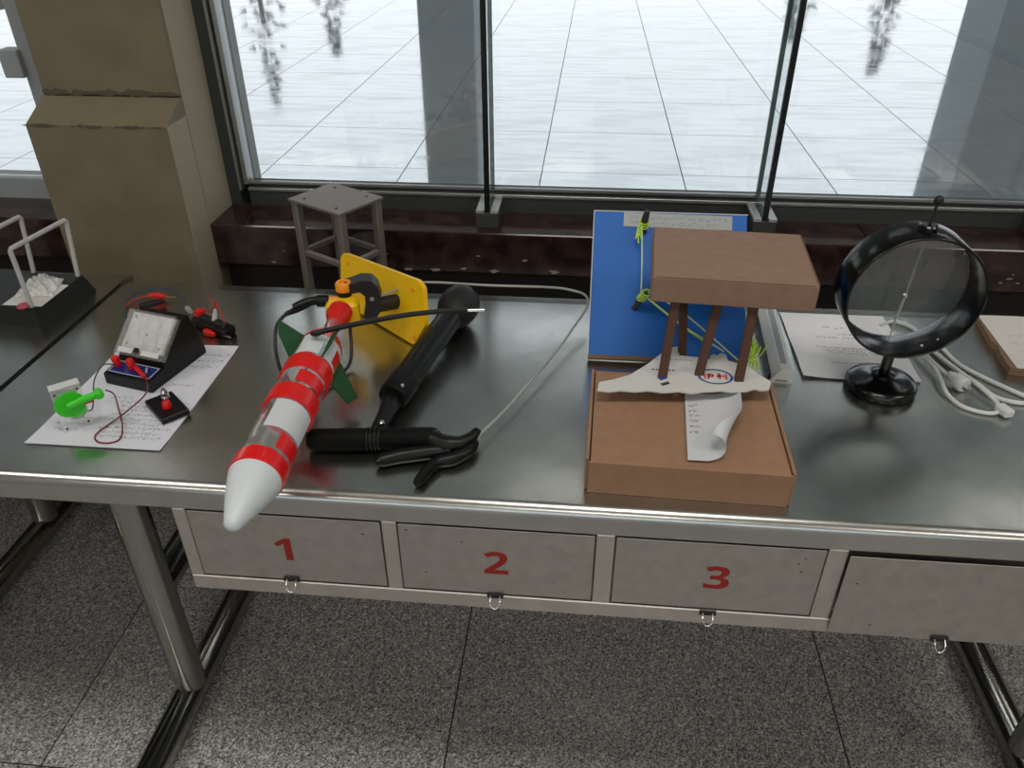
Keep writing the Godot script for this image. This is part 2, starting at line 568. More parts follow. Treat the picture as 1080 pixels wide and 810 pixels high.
func build_room() -> void:
	# floor: dark slab, granite tiles near the table
	var fl := struct("floor", BB(Vector3(-4, -0.2, -0.95), Vector3(4, -0.0025, 7)), M.grout, "speckled grey polished granite floor")
	var tile := MB.new()
	tile.box(Vector3(0, -0.006, 0), Vector3(0.797, 0.012, 0.797), 0.0008)
	var tm := tile.st.commit()
	for i in range(-4, 5):
		for j in range(-1, 9):
			var x := -0.2254 + 0.8 * i + 0.4
			var z := -0.012 + 0.8 * j + 0.4
			inst("floor_tile", tm, M["granite_%d" % ((i * 7 + j * 5 + 40) % 3)], fl, Vector3(x, 0, z))
	# ceiling and walls
	struct("ceiling", BB(Vector3(-4.1, 3.4, -1.1), Vector3(4.1, 3.6, 7.1)), M.plaster, "plain white ceiling")
	struct("wall_left", BB(Vector3(-4.2, 0, -1.06), Vector3(-4, 3.4, 7)), M.plaster, "plain pale side wall")
	struct("wall_right", BB(Vector3(4, 0, -1.06), Vector3(4.2, 3.4, 7)), M.plaster, "plain pale side wall at the right")
	# wall behind the camera with a wide window band
	var wf := snode("wall_front", "pale wall with a wide window band behind the viewer")
	obj("parapet", BB(Vector3(-4, 0, 7), Vector3(4, 0.9, 7.2)), M.plaster, wf)
	obj("lintel", BB(Vector3(-4, 2.9, 7), Vector3(4, 3.4, 7.2)), M.plaster, wf)
	obj("pier", BB(Vector3(-4, 0.9, 7), Vector3(-3.6, 2.9, 7.2)), M.plaster, wf)
	obj("pier", BB(Vector3(3.6, 0.9, 7), Vector3(4, 2.9, 7.2)), M.plaster, wf)
	var w9 := snode("window_6", "wide window band behind the viewer")
	obj("pane", BB(Vector3(-3.6, 0.9, 7.1), Vector3(3.6, 2.9, 7.106)), M.glass, w9)
	for x in [-1.8, 0.0, 1.8]:
		obj("mullion", BB(Vector3(x - 0.03, 0.9, 7.06), Vector3(x + 0.03, 2.9, 7.14)), M.frame_grey, w9)
	# window wall: parapet, sill, lintel, end piers
	var wb := snode("wall_back", "dark brown stone parapet wall under the windows")
	obj("parapet", BB(Vector3(-4, 0, -0.895), Vector3(4, 0.71, -1.05)), M.dark_wall, wb)
	obj("lintel", BB(Vector3(-4, 3.0, -0.95), Vector3(4, 3.4, -1.05)), M.plaster, wb)
	obj("end_pier", BB(Vector3(-4, 0.71, -0.9), Vector3(-3.0, 3.0, -1.05)), M.beige_stone, wb)
	obj("end_pier", BB(Vector3(2.3, 0.71, -0.9), Vector3(4, 3.0, -1.05)), M.beige_stone, wb)
	# sill slabs of brown stone
	var px0 := -1.159
	var px1 := -0.856
	for s in [[-3.0, px0], [px1, 0.62], [0.6215, 2.3]]:
		var sl := obj("sill_slab", BB(Vector3(s[0], 0.712, -0.8494), Vector3(s[1], 0.81, -1.04), 0.0025), M.brown_stone, wb)
		sl.set_meta("label", "polished dark brown stone sill")
	# chipped pale spots on the sill front and its lower edge
	var spots := [[-0.62, 0.748, 3], [-0.45, 0.752, 4], [-0.27, 0.722, 5], [-0.235, 0.755, 4], [-0.13, 0.748, 5], [-0.06, 0.722, 9], [-0.72, 0.722, 4], [-0.40, 0.716, 6], [-0.335, 0.717, 9], [0.92, 0.745, 4], [0.905, 0.735, 3], [0.925, 0.755, 2], [0.94, 0.735, 3], [-0.53, 0.72, 3], [-0.69, 0.75, 2], [-0.20, 0.719, 8]]
	for s in spots:
		var m := MB.new()
		var n := 9
		var poly := []
		for k in n:
			var an := TAU * k / n
			var r: float = s[2] * 0.001 * rng.randf_range(0.5, 1.2)
			poly.append(Vector2(s[0] + cos(an) * r * 1.6, s[1] + sin(an) * r * 0.6))
		m.prism(poly, -0.8496, -0.8486)
		obj("paint_chip", m, M.chip, wb)
	# pillar: plinth with sloped top, shaft above, both reaching through
	var pl := snode("trim_1", "beige stone clad pillar beside the window with grimy ledge")
	var ms := MB.new()
	ms.xf = Transform3D(Basis(Vector3(0, 0, 1), Vector3.UP, Vector3(-1, 0, 0)), Vector3.ZERO)   # profile (x->z, y), extruded along -x
	ms.prism([Vector2(-0.76, 0), Vector2(-0.76, 1.053), Vector2(-0.842, 1.092), Vector2(-0.99, 1.092), Vector2(-0.99, 0)], -px1, -px0, 0.1)
	obj("plinth", ms, M.beige_stone, pl)
	obj("shaft", BB(Vector3(px0, 1.0935, -0.845), Vector3(px1, 3.4, -1.0), 0.002), M.beige_stone, pl)
	obj("side_panel", BB(Vector3(px1 - 0.001, 0.8105, -0.852), Vector3(px1 + 0.0015, 3.0, -0.979)), M.pale_panel, pl)
	obj("side_cladding", BB(Vector3(px1 - 0.001, 0.66, -0.762), Vector3(px1 + 0.002, 1.054, -0.8475)), M.pale_panel, pl)
	# grime streaks along both edges of the sloped ledge
	for g in [[1.096, 0.016, -0.8447], [1.050, 0.008, -0.7602]]:
		for k in 26:
			var x := px0 + 0.01 + (px1 - px0 - 0.02) * rng.randf()
			var wd := rng.randf_range(0.008, 0.03)
			var hh: float = g[1] * rng.randf_range(0.4, 1.3)
			var m := MB.new()
			var poly := []
			for q in 10:
				var an := TAU * q / 10
				poly.append(Vector2(x + cos(an) * wd * rng.randf_range(0.5, 1.0), g[1] * 0.2 + g[0] + sin(an) * hh * 0.5 * rng.randf_range(0.4, 1.0)))
			m.prism(poly, g[2] - 0.0006, g[2] + 0.0003 + k * 0.00004)
			obj("grime_patch", m, M.grime, pl)
	# windows
	var zf := -0.98
	var bays := [[-0.806, -0.216], [-0.216, 0.392], [0.392, 1.0], [1.0, 2.28]]
	var names := ["tall window pane beside the beige pillar", "tall middle window pane between the two glass fins", "tall window pane right of the second glass fin", "tall window pane at the far right"]
	for i in bays.size():
		var a: float = bays[i][0]
		var b: float = bays[i][1]
		var w := snode("window_%d" % (i + 2), names[i])
		obj("pane", BB(Vector3(a + 0.001, 0.86, -1.0), Vector3(b - 0.001, 2.96, -1.008)), M.glass, w)
		obj("lower_rail", BB(Vector3(a, 0.81, zf), Vector3(b, 0.847, -1.04)), M.frame_dark, w)
		obj("bead", BB(Vector3(a, 0.847, zf + 0.004), Vector3(b, 0.8545, -1.03), 0.001), M.aluminium, w)
		obj("gasket", BB(Vector3(a, 0.8545, zf - 0.006), Vector3(b, 0.860, -1.03)), M.gasket, w)
		obj("inner_bead", BB(Vector3(a, 0.860, zf - 0.010), Vector3(b, 0.866, -0.9995)), M.aluminium, w)
		obj("top_rail", BB(Vector3(a, 2.95, zf), Vector3(b, 3.0, -1.04)), M.frame_dark, w)
		if i == 0:
			obj("jamb", BB(Vector3(-0.86, 0.81, zf), Vector3(-0.8275, 3.0, -1.03)), M.frame_dark, w)
			obj("bead", BB(Vector3(-0.8275, 0.847, zf + 0.004), Vector3(-0.821, 3.0, -1.03)), M.aluminium, w)
			obj("gasket", BB(Vector3(-0.821, 0.847, zf - 0.008), Vector3(-0.8165, 3.0, -1.03)), M.gasket, w)
			obj("inner_bead", BB(Vector3(-0.8165, 0.86, zf - 0.004), Vector3(-0.806, 3.0, -1.02)), M.aluminium, w)
			obj("outer_reveal", BB(Vector3(-1.0, 0.7, -1.03), Vector3(-0.806, 3.0, -1.066)), M.frame_grey, w)
	var w1 := snode("window_1", "window left of the beige pillar")
	obj("pane", BB(Vector3(-3.0, 0.86, -1.0), Vector3(-1.2, 2.96, -1.008)), M.glass, w1)
	obj("lower_rail", BB(Vector3(-3.0, 0.81, zf), Vector3(-1.16, 0.86, -1.04)), M.frame_grey, w1)
	obj("top_rail", BB(Vector3(-3.0, 2.95, zf), Vector3(-1.16, 3.0, -1.04)), M.frame_dark, w1)
	obj("jamb", BB(Vector3(-1.245, 0.86, -0.93), Vector3(-1.19, 2.95, -0.979)), M.frame_grey, w1)
	obj("lock_box", BB(Vector3(-1.285, 1.110, -0.915), Vector3(-1.24, 1.168, -0.955), 0.002), M.frame_grey, w1)
	# glass fins with steel shoes
	var fx := [-0.2175, 0.392, 1.0]
	var fl_names := ["slim glass fin upright between the pillar window and the middle window", "glass fin upright behind the brown cardboard slab", "glass fin upright at the far right"]
	for i in 3:
		var t := thing("glass_fin", fl_names[i], "glass fin", Vector3(fx[i], 0.81, 0), 0, "glass fins of the window wall")
		obj("pane", BB(Vector3(-0.004, 0.03, -0.892), Vector3(0.004, 2.14, -0.988)), M.fin_glass, t)
		obj("front_edge", BB(Vector3(-0.006, 0.03, -0.884), Vector3(0.006, 2.14, -0.892)), M.glass_edge, t)
		obj("rear_edge", BB(Vector3(-0.0045, 0.045, -0.988), Vector3(0.0045, 2.14, -0.9995)), M.glass_edge, t)
		var sh := MB.new()
		sh.box(Vector3(-0.0165, 0.0385, -0.927), Vector3(0.017, 0.006, 0.098))
		sh.box(Vector3(0.0165, 0.0385, -0.927), Vector3(0.017, 0.006, 0.098))
		obj("shoe_plate", sh, M.bracket_steel, t)
		obj("shoe", BB(Vector3(-0.025, 0.0, -0.8785), Vector3(0.025, 0.0355, -0.976), 0.001), M.frame_dark, t)

func build_outside() -> void:
	# plaza ground with wet pavers
	var g := struct("pavement", BB(Vector3(-40, -0.3, -1.06), Vector3(40, -0.008, -60)), M.joint, "wet pale stone paving outside the windows")
	var m := MB.new()
	m.box(Vector3(0, -0.01, 0), Vector3(0.8070, 0.02, 0.8380))
	var pm := m.st.commit()
	for i in range(-9, 9):
		for j in 14:
			inst("paver", pm, M["wet_paver_%d" % (absi(i * 5 + j * 3 + 60) % 3)], g, Vector3(-0.261 + 0.813 * (i + 0.5), 0, -1.238 - 0.844 * (j + 0.5)))
	obj("far_paving", BB(Vector3(-40, -0.02, -13.06), Vector3(40, -0.001, -60)), M.wet_paver_0, g)
	obj("near_paving", BB(Vector3(-8, -0.02, -1.06), Vector3(8, -0.002, -1.235)), M.wet_paver_1, g)
	# deep porch roof on columns, out of frame, mirrored by the wet ground and the table
	struct("porch_roof", BB(Vector3(-14, 5.7, -1.06), Vector3(14, 6.2, -14.4)), M.concrete, "grey porch roof over the paving")
	var cols := [[-2.88, -1.95, "dark square porch column beyond the pillar window"], [6.15, 7.6, "dark square porch column at the right"], [-9.6, -8.5, "dark square porch column at the far left"]]
	for c in cols:
		var t := thing("porch_column", c[2], "column", Vector3((c[0] + c[1]) * 0.5, 0, -13.6), 0, "porch columns")
		var w: float = c[1] - c[0]
		obj("shaft", BB(Vector3(-w / 2, 0, -w / 2), Vector3(w / 2, 5.7, w / 2), 0.02), M.column_stone, t)
		obj("base", BB(Vector3(-w / 2 - 0.04, 0, -w / 2 - 0.04), Vector3(w / 2 + 0.04, 0.12, w / 2 + 0.04), 0.01), M.concrete, t)
	# conifers beyond the porch
	var trees := [[-8.6, -21.0, 3.9], [-6.9, -21.5, 2.7], [7.2, -21.5, 3.0], [5.2, -22, 2.3], [10.4, -22.5, 2.2]]
	var where := ["tall conifer at the left beyond the porch", "shorter conifer beside the tall left one", "conifer beyond the porch at the right", "small conifer left of the right-hand conifer", "small conifer at the far right"]
	for k in trees.size():
		var d: Array = trees[k]
		var t := thing("conifer", where[k], "tree", Vector3(d[0], 0, d[1]), 0, "conifers beyond the porch")
		obj("trunk", rod(Vector3.ZERO, Vector3(0, d[2] * 0.5, 0), 0.06), M.bark, t)
		var cr := MB.new()
		for q in 120:
			var hh := pow(rng.randf(), 0.8)
			var an := rng.randf() * TAU
			var r: float = 0.62 * (1.0 - hh) * sqrt(rng.randf()) * (0.75 + 0.5 * sin(hh * 40.0))
			var p := Vector3(cos(an) * r, d[2] * (0.22 + 0.78 * hh), sin(an) * r)
			var dir := Vector3(cos(an), rng.randf_range(-0.3, 0.5), sin(an)) * 0.2
			var sd := Vector3(-sin(an), 0, cos(an)) * 0.09
			cr.tri(p - sd, p + sd, p + dir)
			cr.tri(p - Vector3.UP * 0.06, p + Vector3.UP * 0.06, p + dir)
		obj("crown", cr, M.leaf, t)

# ---------------------------------------------------------------- tables
func top_profile(zb: float) -> Array:
	var r := 0.016
	var p := [Vector2(zb - 0.034, TH - 0.03), Vector2(zb - 0.034, TH - 0.006), Vector2(zb - 0.001, TH - 0.0006), Vector2(zb + 0.001, TH)]
	for k in 9:
		var a := PI / 2 * (1.0 - k / 8.0)
		p.append(Vector2(-r + cos(a) * r, TH - r + sin(a) * r))
	p.append_array([Vector2(0, 0.7295), Vector2(-0.002, 0.728), Vector2(-0.022, 0.728), Vector2(-0.022, TH - 0.03)])
	return p

func sweep_x(prof: Array, x0: float, x1: float, crease := 0.5) -> MB:
	var m := MB.new()
	m.xf = Transform3D(Basis(Vector3(0, 0, 1), Vector3.UP, Vector3(-1, 0, 0)), Vector3.ZERO)
	m.prism(prof, -x1, -x0, crease)
	return m

func table_frame(t: Node3D, xs: Array, zs: Array, back: float) -> void:
	for x in xs:
		obj("floor_runner", rod(Vector3(x, 0.031, back), Vector3(x, 0.031, 0.14), 0.031, 20), M.steel_tube, t)
		for z in zs:
			obj("leg", rod(Vector3(x, 0.05, z), Vector3(x, 0.7395, z), 0.0305, 24), M.steel_tube, t)
		obj("cross_tube", rod(Vector3(x, 0.335, zs[1]), Vector3(x, 0.335, zs[0]), 0.03, 20), M.steel_tube, t)

func build_table() -> void:
	var t := thing("lab_table", "long stainless steel lab table with numbered drawers", "table", Vector3.ZERO)
	obj("tabletop", sweep_x(top_profile(-0.602), -0.9475, 1.08), M.steel_top, t)
	table_frame(t, [-0.783, 0.905], [-0.192, -0.52], -0.60)
	# drawer case
	var xs := [-0.569, -0.5495, -0.264, -0.242, 0.0375, 0.0635, 0.3475, 0.374, 0.6585, 0.685, 0.97, 0.99]
	var fr := MB.new()
	fr.box(Vector3(0.2105, 0.580, -0.009), Vector3(1.559, 0.028, 0.018), 0.0015)
	for k in range(0, 12, 2):
		fr.box(Vector3((xs[k] + xs[k + 1]) * 0.5, 0.6605, -0.0095), Vector3(xs[k + 1] - xs[k], 0.133, 0.017), 0.0012)
	obj("drawer_frame", fr, M.steel_front, t)
	obj("drawer_case", BB(Vector3(-0.565, 0.567, -0.03), Vector3(0.986, 0.7265, -0.50)), M.steel_drawer, t)
	var nums := ["1", "2", "3", "", ""]
	var nx := [-0.411, -0.103, 0.2085]
	for k in 5:
		var a: float = xs[1 + 2 * k] + 0.0018
		var b: float = xs[2 + 2 * k] - 0.0018
		var y0 := 0.5975
		var y1 := 0.7245
		var zz := -0.001
		if k == 3:
			y0 = 0.573; y1 = 0.7225; zz = 0.0045
			a -= 0.001
		var d := obj("drawer", BB(Vector3(a, y0, zz - 0.0012), Vector3(b, y1, zz), 0.0005), M.steel_drawer, t)
		if nums[k] != "":
			var tmh := TextMesh.new()
			var f := SystemFont.new()
			f.font_names = PackedStringArray(["Droid Sans"])
			f.font_weight = 700
			tmh.font = f
			tmh.text = nums[k]
			tmh.font_size = 64
			tmh.pixel_size = 0.00093
			tmh.depth = 0.0006
			var o := MeshInstance3D.new()
			o.name = "numeral"
			o.mesh = tmh
			o.material_override = M.red_paint
			d.add_child(o, true)
			o.position = Vector3(nx[k], 0.6595, zz + 0.0003)
			o.scale = Vector3(1.22, 1.0, 1.0)
			o.set_meta("label", "red painted numeral " + nums[k])
		for sp in [[[0.255, 0.103], [0.06, 0.11]], [[0.012, 0.117], [0.035, 0.035], [0.09, 0.10]], [[0.255, 0.11], [0.254, 0.085], [0.247, 0.10]], [[0.02, 0.10], [0.055, 0.02]], []][k]:
			var q := Vector3(a + sp[0], y0 + sp[1], zz)
			var sc := MB.new()
			var pg := []
			for e in 8: pg.append(Vector2(cos(TAU * e / 8) * rng.randf_range(0.001, 0.0028), sin(TAU * e / 8) * rng.randf_range(0.0008, 0.0018)))
			sc.xf = Transform3D(Basis.IDENTITY, q)
			sc.prism(pg, -0.0002, 0.0002)
			obj("scuff_mark", sc, M.grime, d)
		var hx: float = [-0.411, -0.104, 0.2045, 0.5285, 0.83][k]
		var hy: float = [0.600, 0.595, 0.5905, 0.5765, 0.596][k]
		var h := MB.new()
		h.box(Vector3(hx, hy, zz + 0.002), Vector3(0.024, 0.009, 0.003), 0.0008)
		obj("hasp_plate", h, M.dark_grey_plastic, d)
		obj("hasp_loop", T_([Vector3(hx - 0.007, hy, zz + 0.003), Vector3(hx - 0.007, hy - 0.007, zz + 0.010), Vector3(hx - 0.004, hy - 0.013, zz + 0.013), Vector3(hx, hy - 0.0145, zz + 0.014), Vector3(hx + 0.004, hy - 0.013, zz + 0.013), Vector3(hx + 0.007, hy - 0.007, zz + 0.010), Vector3(hx + 0.007, hy, zz + 0.003)], 0.0012, 8, 4), M.chrome, d)

func build_left_table() -> void:
	var t := thing("lab_table", "second stainless steel table at the left under the black tray", "table", Vector3.ZERO)
	var m := sweep_x(top_profile(-0.602), -2.9, -0.9595)
	obj("tabletop", m, M.steel_top, t)
	t.position.z = -0.03
	table_frame(t, [-1.39, -2.5], [-0.10, -0.62], -0.72)

func build_stool() -> void:
	var t := thing("metal_stand", "grey metal stand with square top plate behind the table", "stand", Vector3(-0.522, 0, -0.7625), deg_to_rad(-31))
	var h := 0.915
	var a := 0.078
	var b := 0.063
	var pl := obj("top_plate", B(Vector3(0, h - 0.003, 0), Vector3(2 * a, 0.006, 2 * b), 0.001), M.stool_metal, t)
	for s in [[-1, -1], [1, -1], [-1, 1], [1, 1]]:
		var q := Vector3(s[0] * (a - 0.03), h + 0.0001, s[1] * (b - 0.02))
		obj("screw_hole", rod(q, q + Vector3(0, 0.0006, 0), 0.0028, 10), M.rust if s[0] > 0 and s[1] < 0 else M.gasket, pl)
		obj("leg", B(Vector3(s[0] * (a - 0.012), (h - 0.006) * 0.5, s[1] * (b - 0.012)), Vector3(0.0175, h - 0.006, 0.0175), 0.002), M.stool_metal, t)
	for y in [0.795, 0.15]:
		for s in [-1, 1]:
			obj("stretcher", B(Vector3(0, y, s * (b - 0.011)), Vector3(2 * a - 0.042, 0.011, 0.011), 0.001), M.stool_metal, t)
			obj("stretcher", B(Vector3(s * (a - 0.011), y, 0), Vector3(0.011, 0.011, 2 * b - 0.042), 0.001), M.stool_metal, t)

# ---------------------------------------------------------------- right half of the table
func build_board() -> void:
	var th := deg_to_rad(42)
	var t := thing("blue_display_board", "bright blue display board leaning back behind the cardboard box", "board", Vector3(0.018, TH + 0.0075, -0.385))
	t.rotation.x = -th
	# local: x right, y up along the board, z out of the face
	obj("panel", BB(Vector3(0, 0.002, -0.009), Vector3(0.268, 0.269, 0), 0.001), M.blue_board, t)
	var e := MB.new()
	e.box(Vector3(-0.0006, 0.1355, -0.0045), Vector3(0.0016, 0.267, 0.0095))
	e.box(Vector3(0.134, 0.2695, -0.0045), Vector3(0.270, 0.0016, 0.0095))
	obj("edge_lining", e, M.white_card, t)
	var s := MB.new()
	s.box(Vector3(0.134, 0.0035, -0.0045), Vector3(0.269, 0.007, 0.0105))
	obj("bottom_edge", s, M.torn_edge, t)
	var tx := page(256, 48, [[0.05, 0.95, 0.3, 0.22], [0.05, 0.9, 0.7, 0.22]], 5, Color(0.45, 0.47, 0.48), Color(0.66, 0.68, 0.69))
	var lm := mat("grey_label", Color.WHITE, 0.6)
	lm.albedo_texture = tx
	var lb := MB.new()
	lb.sheet(func(u: float, v: float) -> Vector3: return Vector3(0.052 + 0.19 * u, 0.2675 - 0.026 * v - 0.002 * u, 0.0012), 4, 2, 0.0008)
	obj("paper_label", lb, lm, t)
	# strut behind
	var pr := MB.new()
	pr.xf = Transform3D(Basis(Vector3.RIGHT, th), Vector3.ZERO)
	pr.box(Vector3(0.134, 0.066, -0.180), Vector3(0.05, 0.140, 0.004))
	obj("rear_strut", pr, M.torn_edge, t)
	# pegs and yarn
	var peg: Array[Vector3] = [Vector3(0.087, 0.232, 0), Vector3(0.076, 0.092, 0), Vector3(0.158, 0.05, 0)]
	obj("peg", T_([peg[0], peg[0] + Vector3(0.001, 0.016, 0.028), peg[0] + Vector3(0.003, 0.024, 0.04)], [0.006, 0.0062, 0.005], 9, 1), M.grey_stick, t)
	obj("peg", T_([peg[1], peg[1] + Vector3(0.01, 0.012, 0.02), peg[1] + Vector3(0.018, 0.018, 0.036)], [0.005, 0.0055, 0.0045], 9, 1), M.grey_stick, t)
	obj("peg", T_([peg[2], peg[2] + Vector3(0.004, 0.006, 0.03)], [0.005, 0.0045], 9, 1), M.grey_stick, t)
	var a := peg[0] + Vector3(-0.004, 0.008, 0.018)
	var b := peg[1] + Vector3(0.01, 0.016, 0.02)
	obj("yarn", T_([a, (a + b) * 0.5 + Vector3(0.001, 0, 0), b], 0.0015, 6, 4), M.pale_yarn, t)
	var wrap := MB.new()
	for k in 4:
		var pts := []
		for q in 13:
			var an := TAU * q / 12
			pts.append(peg[1] + Vector3(0.011 + k * 0.0025, 0.0135 + k * 0.002, 0.021 + k * 0.0045) + Vector3(cos(an) * 0.0075, sin(an) * 0.0065, -sin(an) * 0.003))
		wrap.tube(pts, 0.0016, 6)
	obj("yarn_wrap", wrap, M.yarn, t)
	var knot := MB.new()
	for k in 5:
		var p0 := peg[0] + Vector3(-0.004, 0.012 - 0.004 * k, 0.018)
		knot.tube([p0, p0 + Vector3(rng.randf_range(-0.008, 0.002), -0.012, rng.randf_range(-0.004, 0.006)), p0 + Vector3(rng.randf_range(-0.012, 0.002), -0.024, 0.002)], 0.0015, 6)
	for q in 3:
		var pts2 := []
		for k in 11:
			var an := TAU * k / 10
			pts2.append(peg[0] + Vector3(cos(an) * 0.0075, 0.006 + q * 0.003 + sin(an) * 0.006, 0.014 + q * 0.004))
		knot.tube(pts2, 0.0014, 6)
	obj("yarn_knot", knot, M.yarn, t)
	# two strands running from the middle peg to the bow
	var e1 := Vector3(0.245, -0.010, 0.104)
	obj("yarn", T_([b + Vector3(0.006, 0, 0.008), Vector3(0.155, 0.050, 0.058), Vector3(0.203, 0.012, 0.087), Vector3(0.215, 0.002, 0.094)], 0.0014, 6, 5), M.pale_yarn, t)
	obj("yarn", T_([b + Vector3(0.008, -0.003, 0.008), Vector3(0.150, 0.052, 0.056), Vector3(0.190, 0.018, 0.080)], 0.0013, 6, 5), M.yarn, t)
	obj("yarn", T_([b + Vector3(0.012, 0.004, 0.014), Vector3(0.150, 0.070, 0.074), Vector3(0.235, -0.014, 0.108)], 0.0014, 6, 5), M.pale_yarn, t)
	obj("yarn", T_([Vector3(0.243, 0.085, 0.104), Vector3(0.250, 0.050, 0.098), e1 + Vector3(0.004, 0.004, 0)], 0.0013, 6, 5), M.pale_yarn, t)
	var bow := MB.new()
	var p9 := e1 + Vector3(0.012, 0.002, 0.0)
	for k in 16:
		var an := rng.randf() * TAU
		var dd := Vector3(cos(an) * 0.013, sin(an) * 0.030, rng.randf_range(-0.006, 0.008))
		bow.tube([p9, p9 + dd * 0.6 + Vector3(0.002, 0, 0.002), p9 + dd], 0.0016, 6)
	bow.tube(spline([p9, p9 + Vector3(0.012, 0.004, 0.004), p9 + Vector3(0.026, 0.028, 0.0)], 4), 0.0009, 5)
	obj("yarn_bow", bow, M.yarn, t)

func build_kraft_box() -> void:
	var t := thing("cardboard_box", "plain brown kraft cardboard box at the table's front edge", "box", Vector3(0.1585, TH, -0.152), deg_to_rad(-1.5))
	var w := 0.134
	var h := 0.055
	var zf := 0.117
	var zb := -0.118
	obj("front_panel", BB(Vector3(-w, 0, zf - 0.003), Vector3(w, h - 0.001, zf), 0.0008), M.kraft, t)
	obj("back_panel", BB(Vector3(-w, 0, zb), Vector3(w, h - 0.004, zb + 0.003), 0.0008), M.kraft, t)
	obj("side_panel", BB(Vector3(-w - 0.0045, 0.001, zb), Vector3(-w + 0.0005, h + 0.0005, zf - 0.006), 0.001), M.kraft, t)
	obj("side_panel", BB(Vector3(w - 0.0005, 0.001, zb), Vector3(w + 0.0045, h + 0.0005, zf - 0.003), 0.001), M.kraft, t)
	obj("inner_wall", BB(Vector3(-w + 0.001, 0.001, zb + 0.003), Vector3(w - 0.001, h - 0.006, zf - 0.004)), M.slit, t)
	var m := MB.new()
	m.sheet(func(u: float, v: float) -> Vector3:
		return Vector3(-w + 0.0025 + (2 * w - 0.005) * u, h - 0.001 + 0.0025 * sin(PI * u) * sin(PI * v) - 0.001 * (1 - v), zb + 0.002 + (zf - zb - 0.003) * v), 10, 10, 0.002)
	obj("lid", m, M.kraft, t)

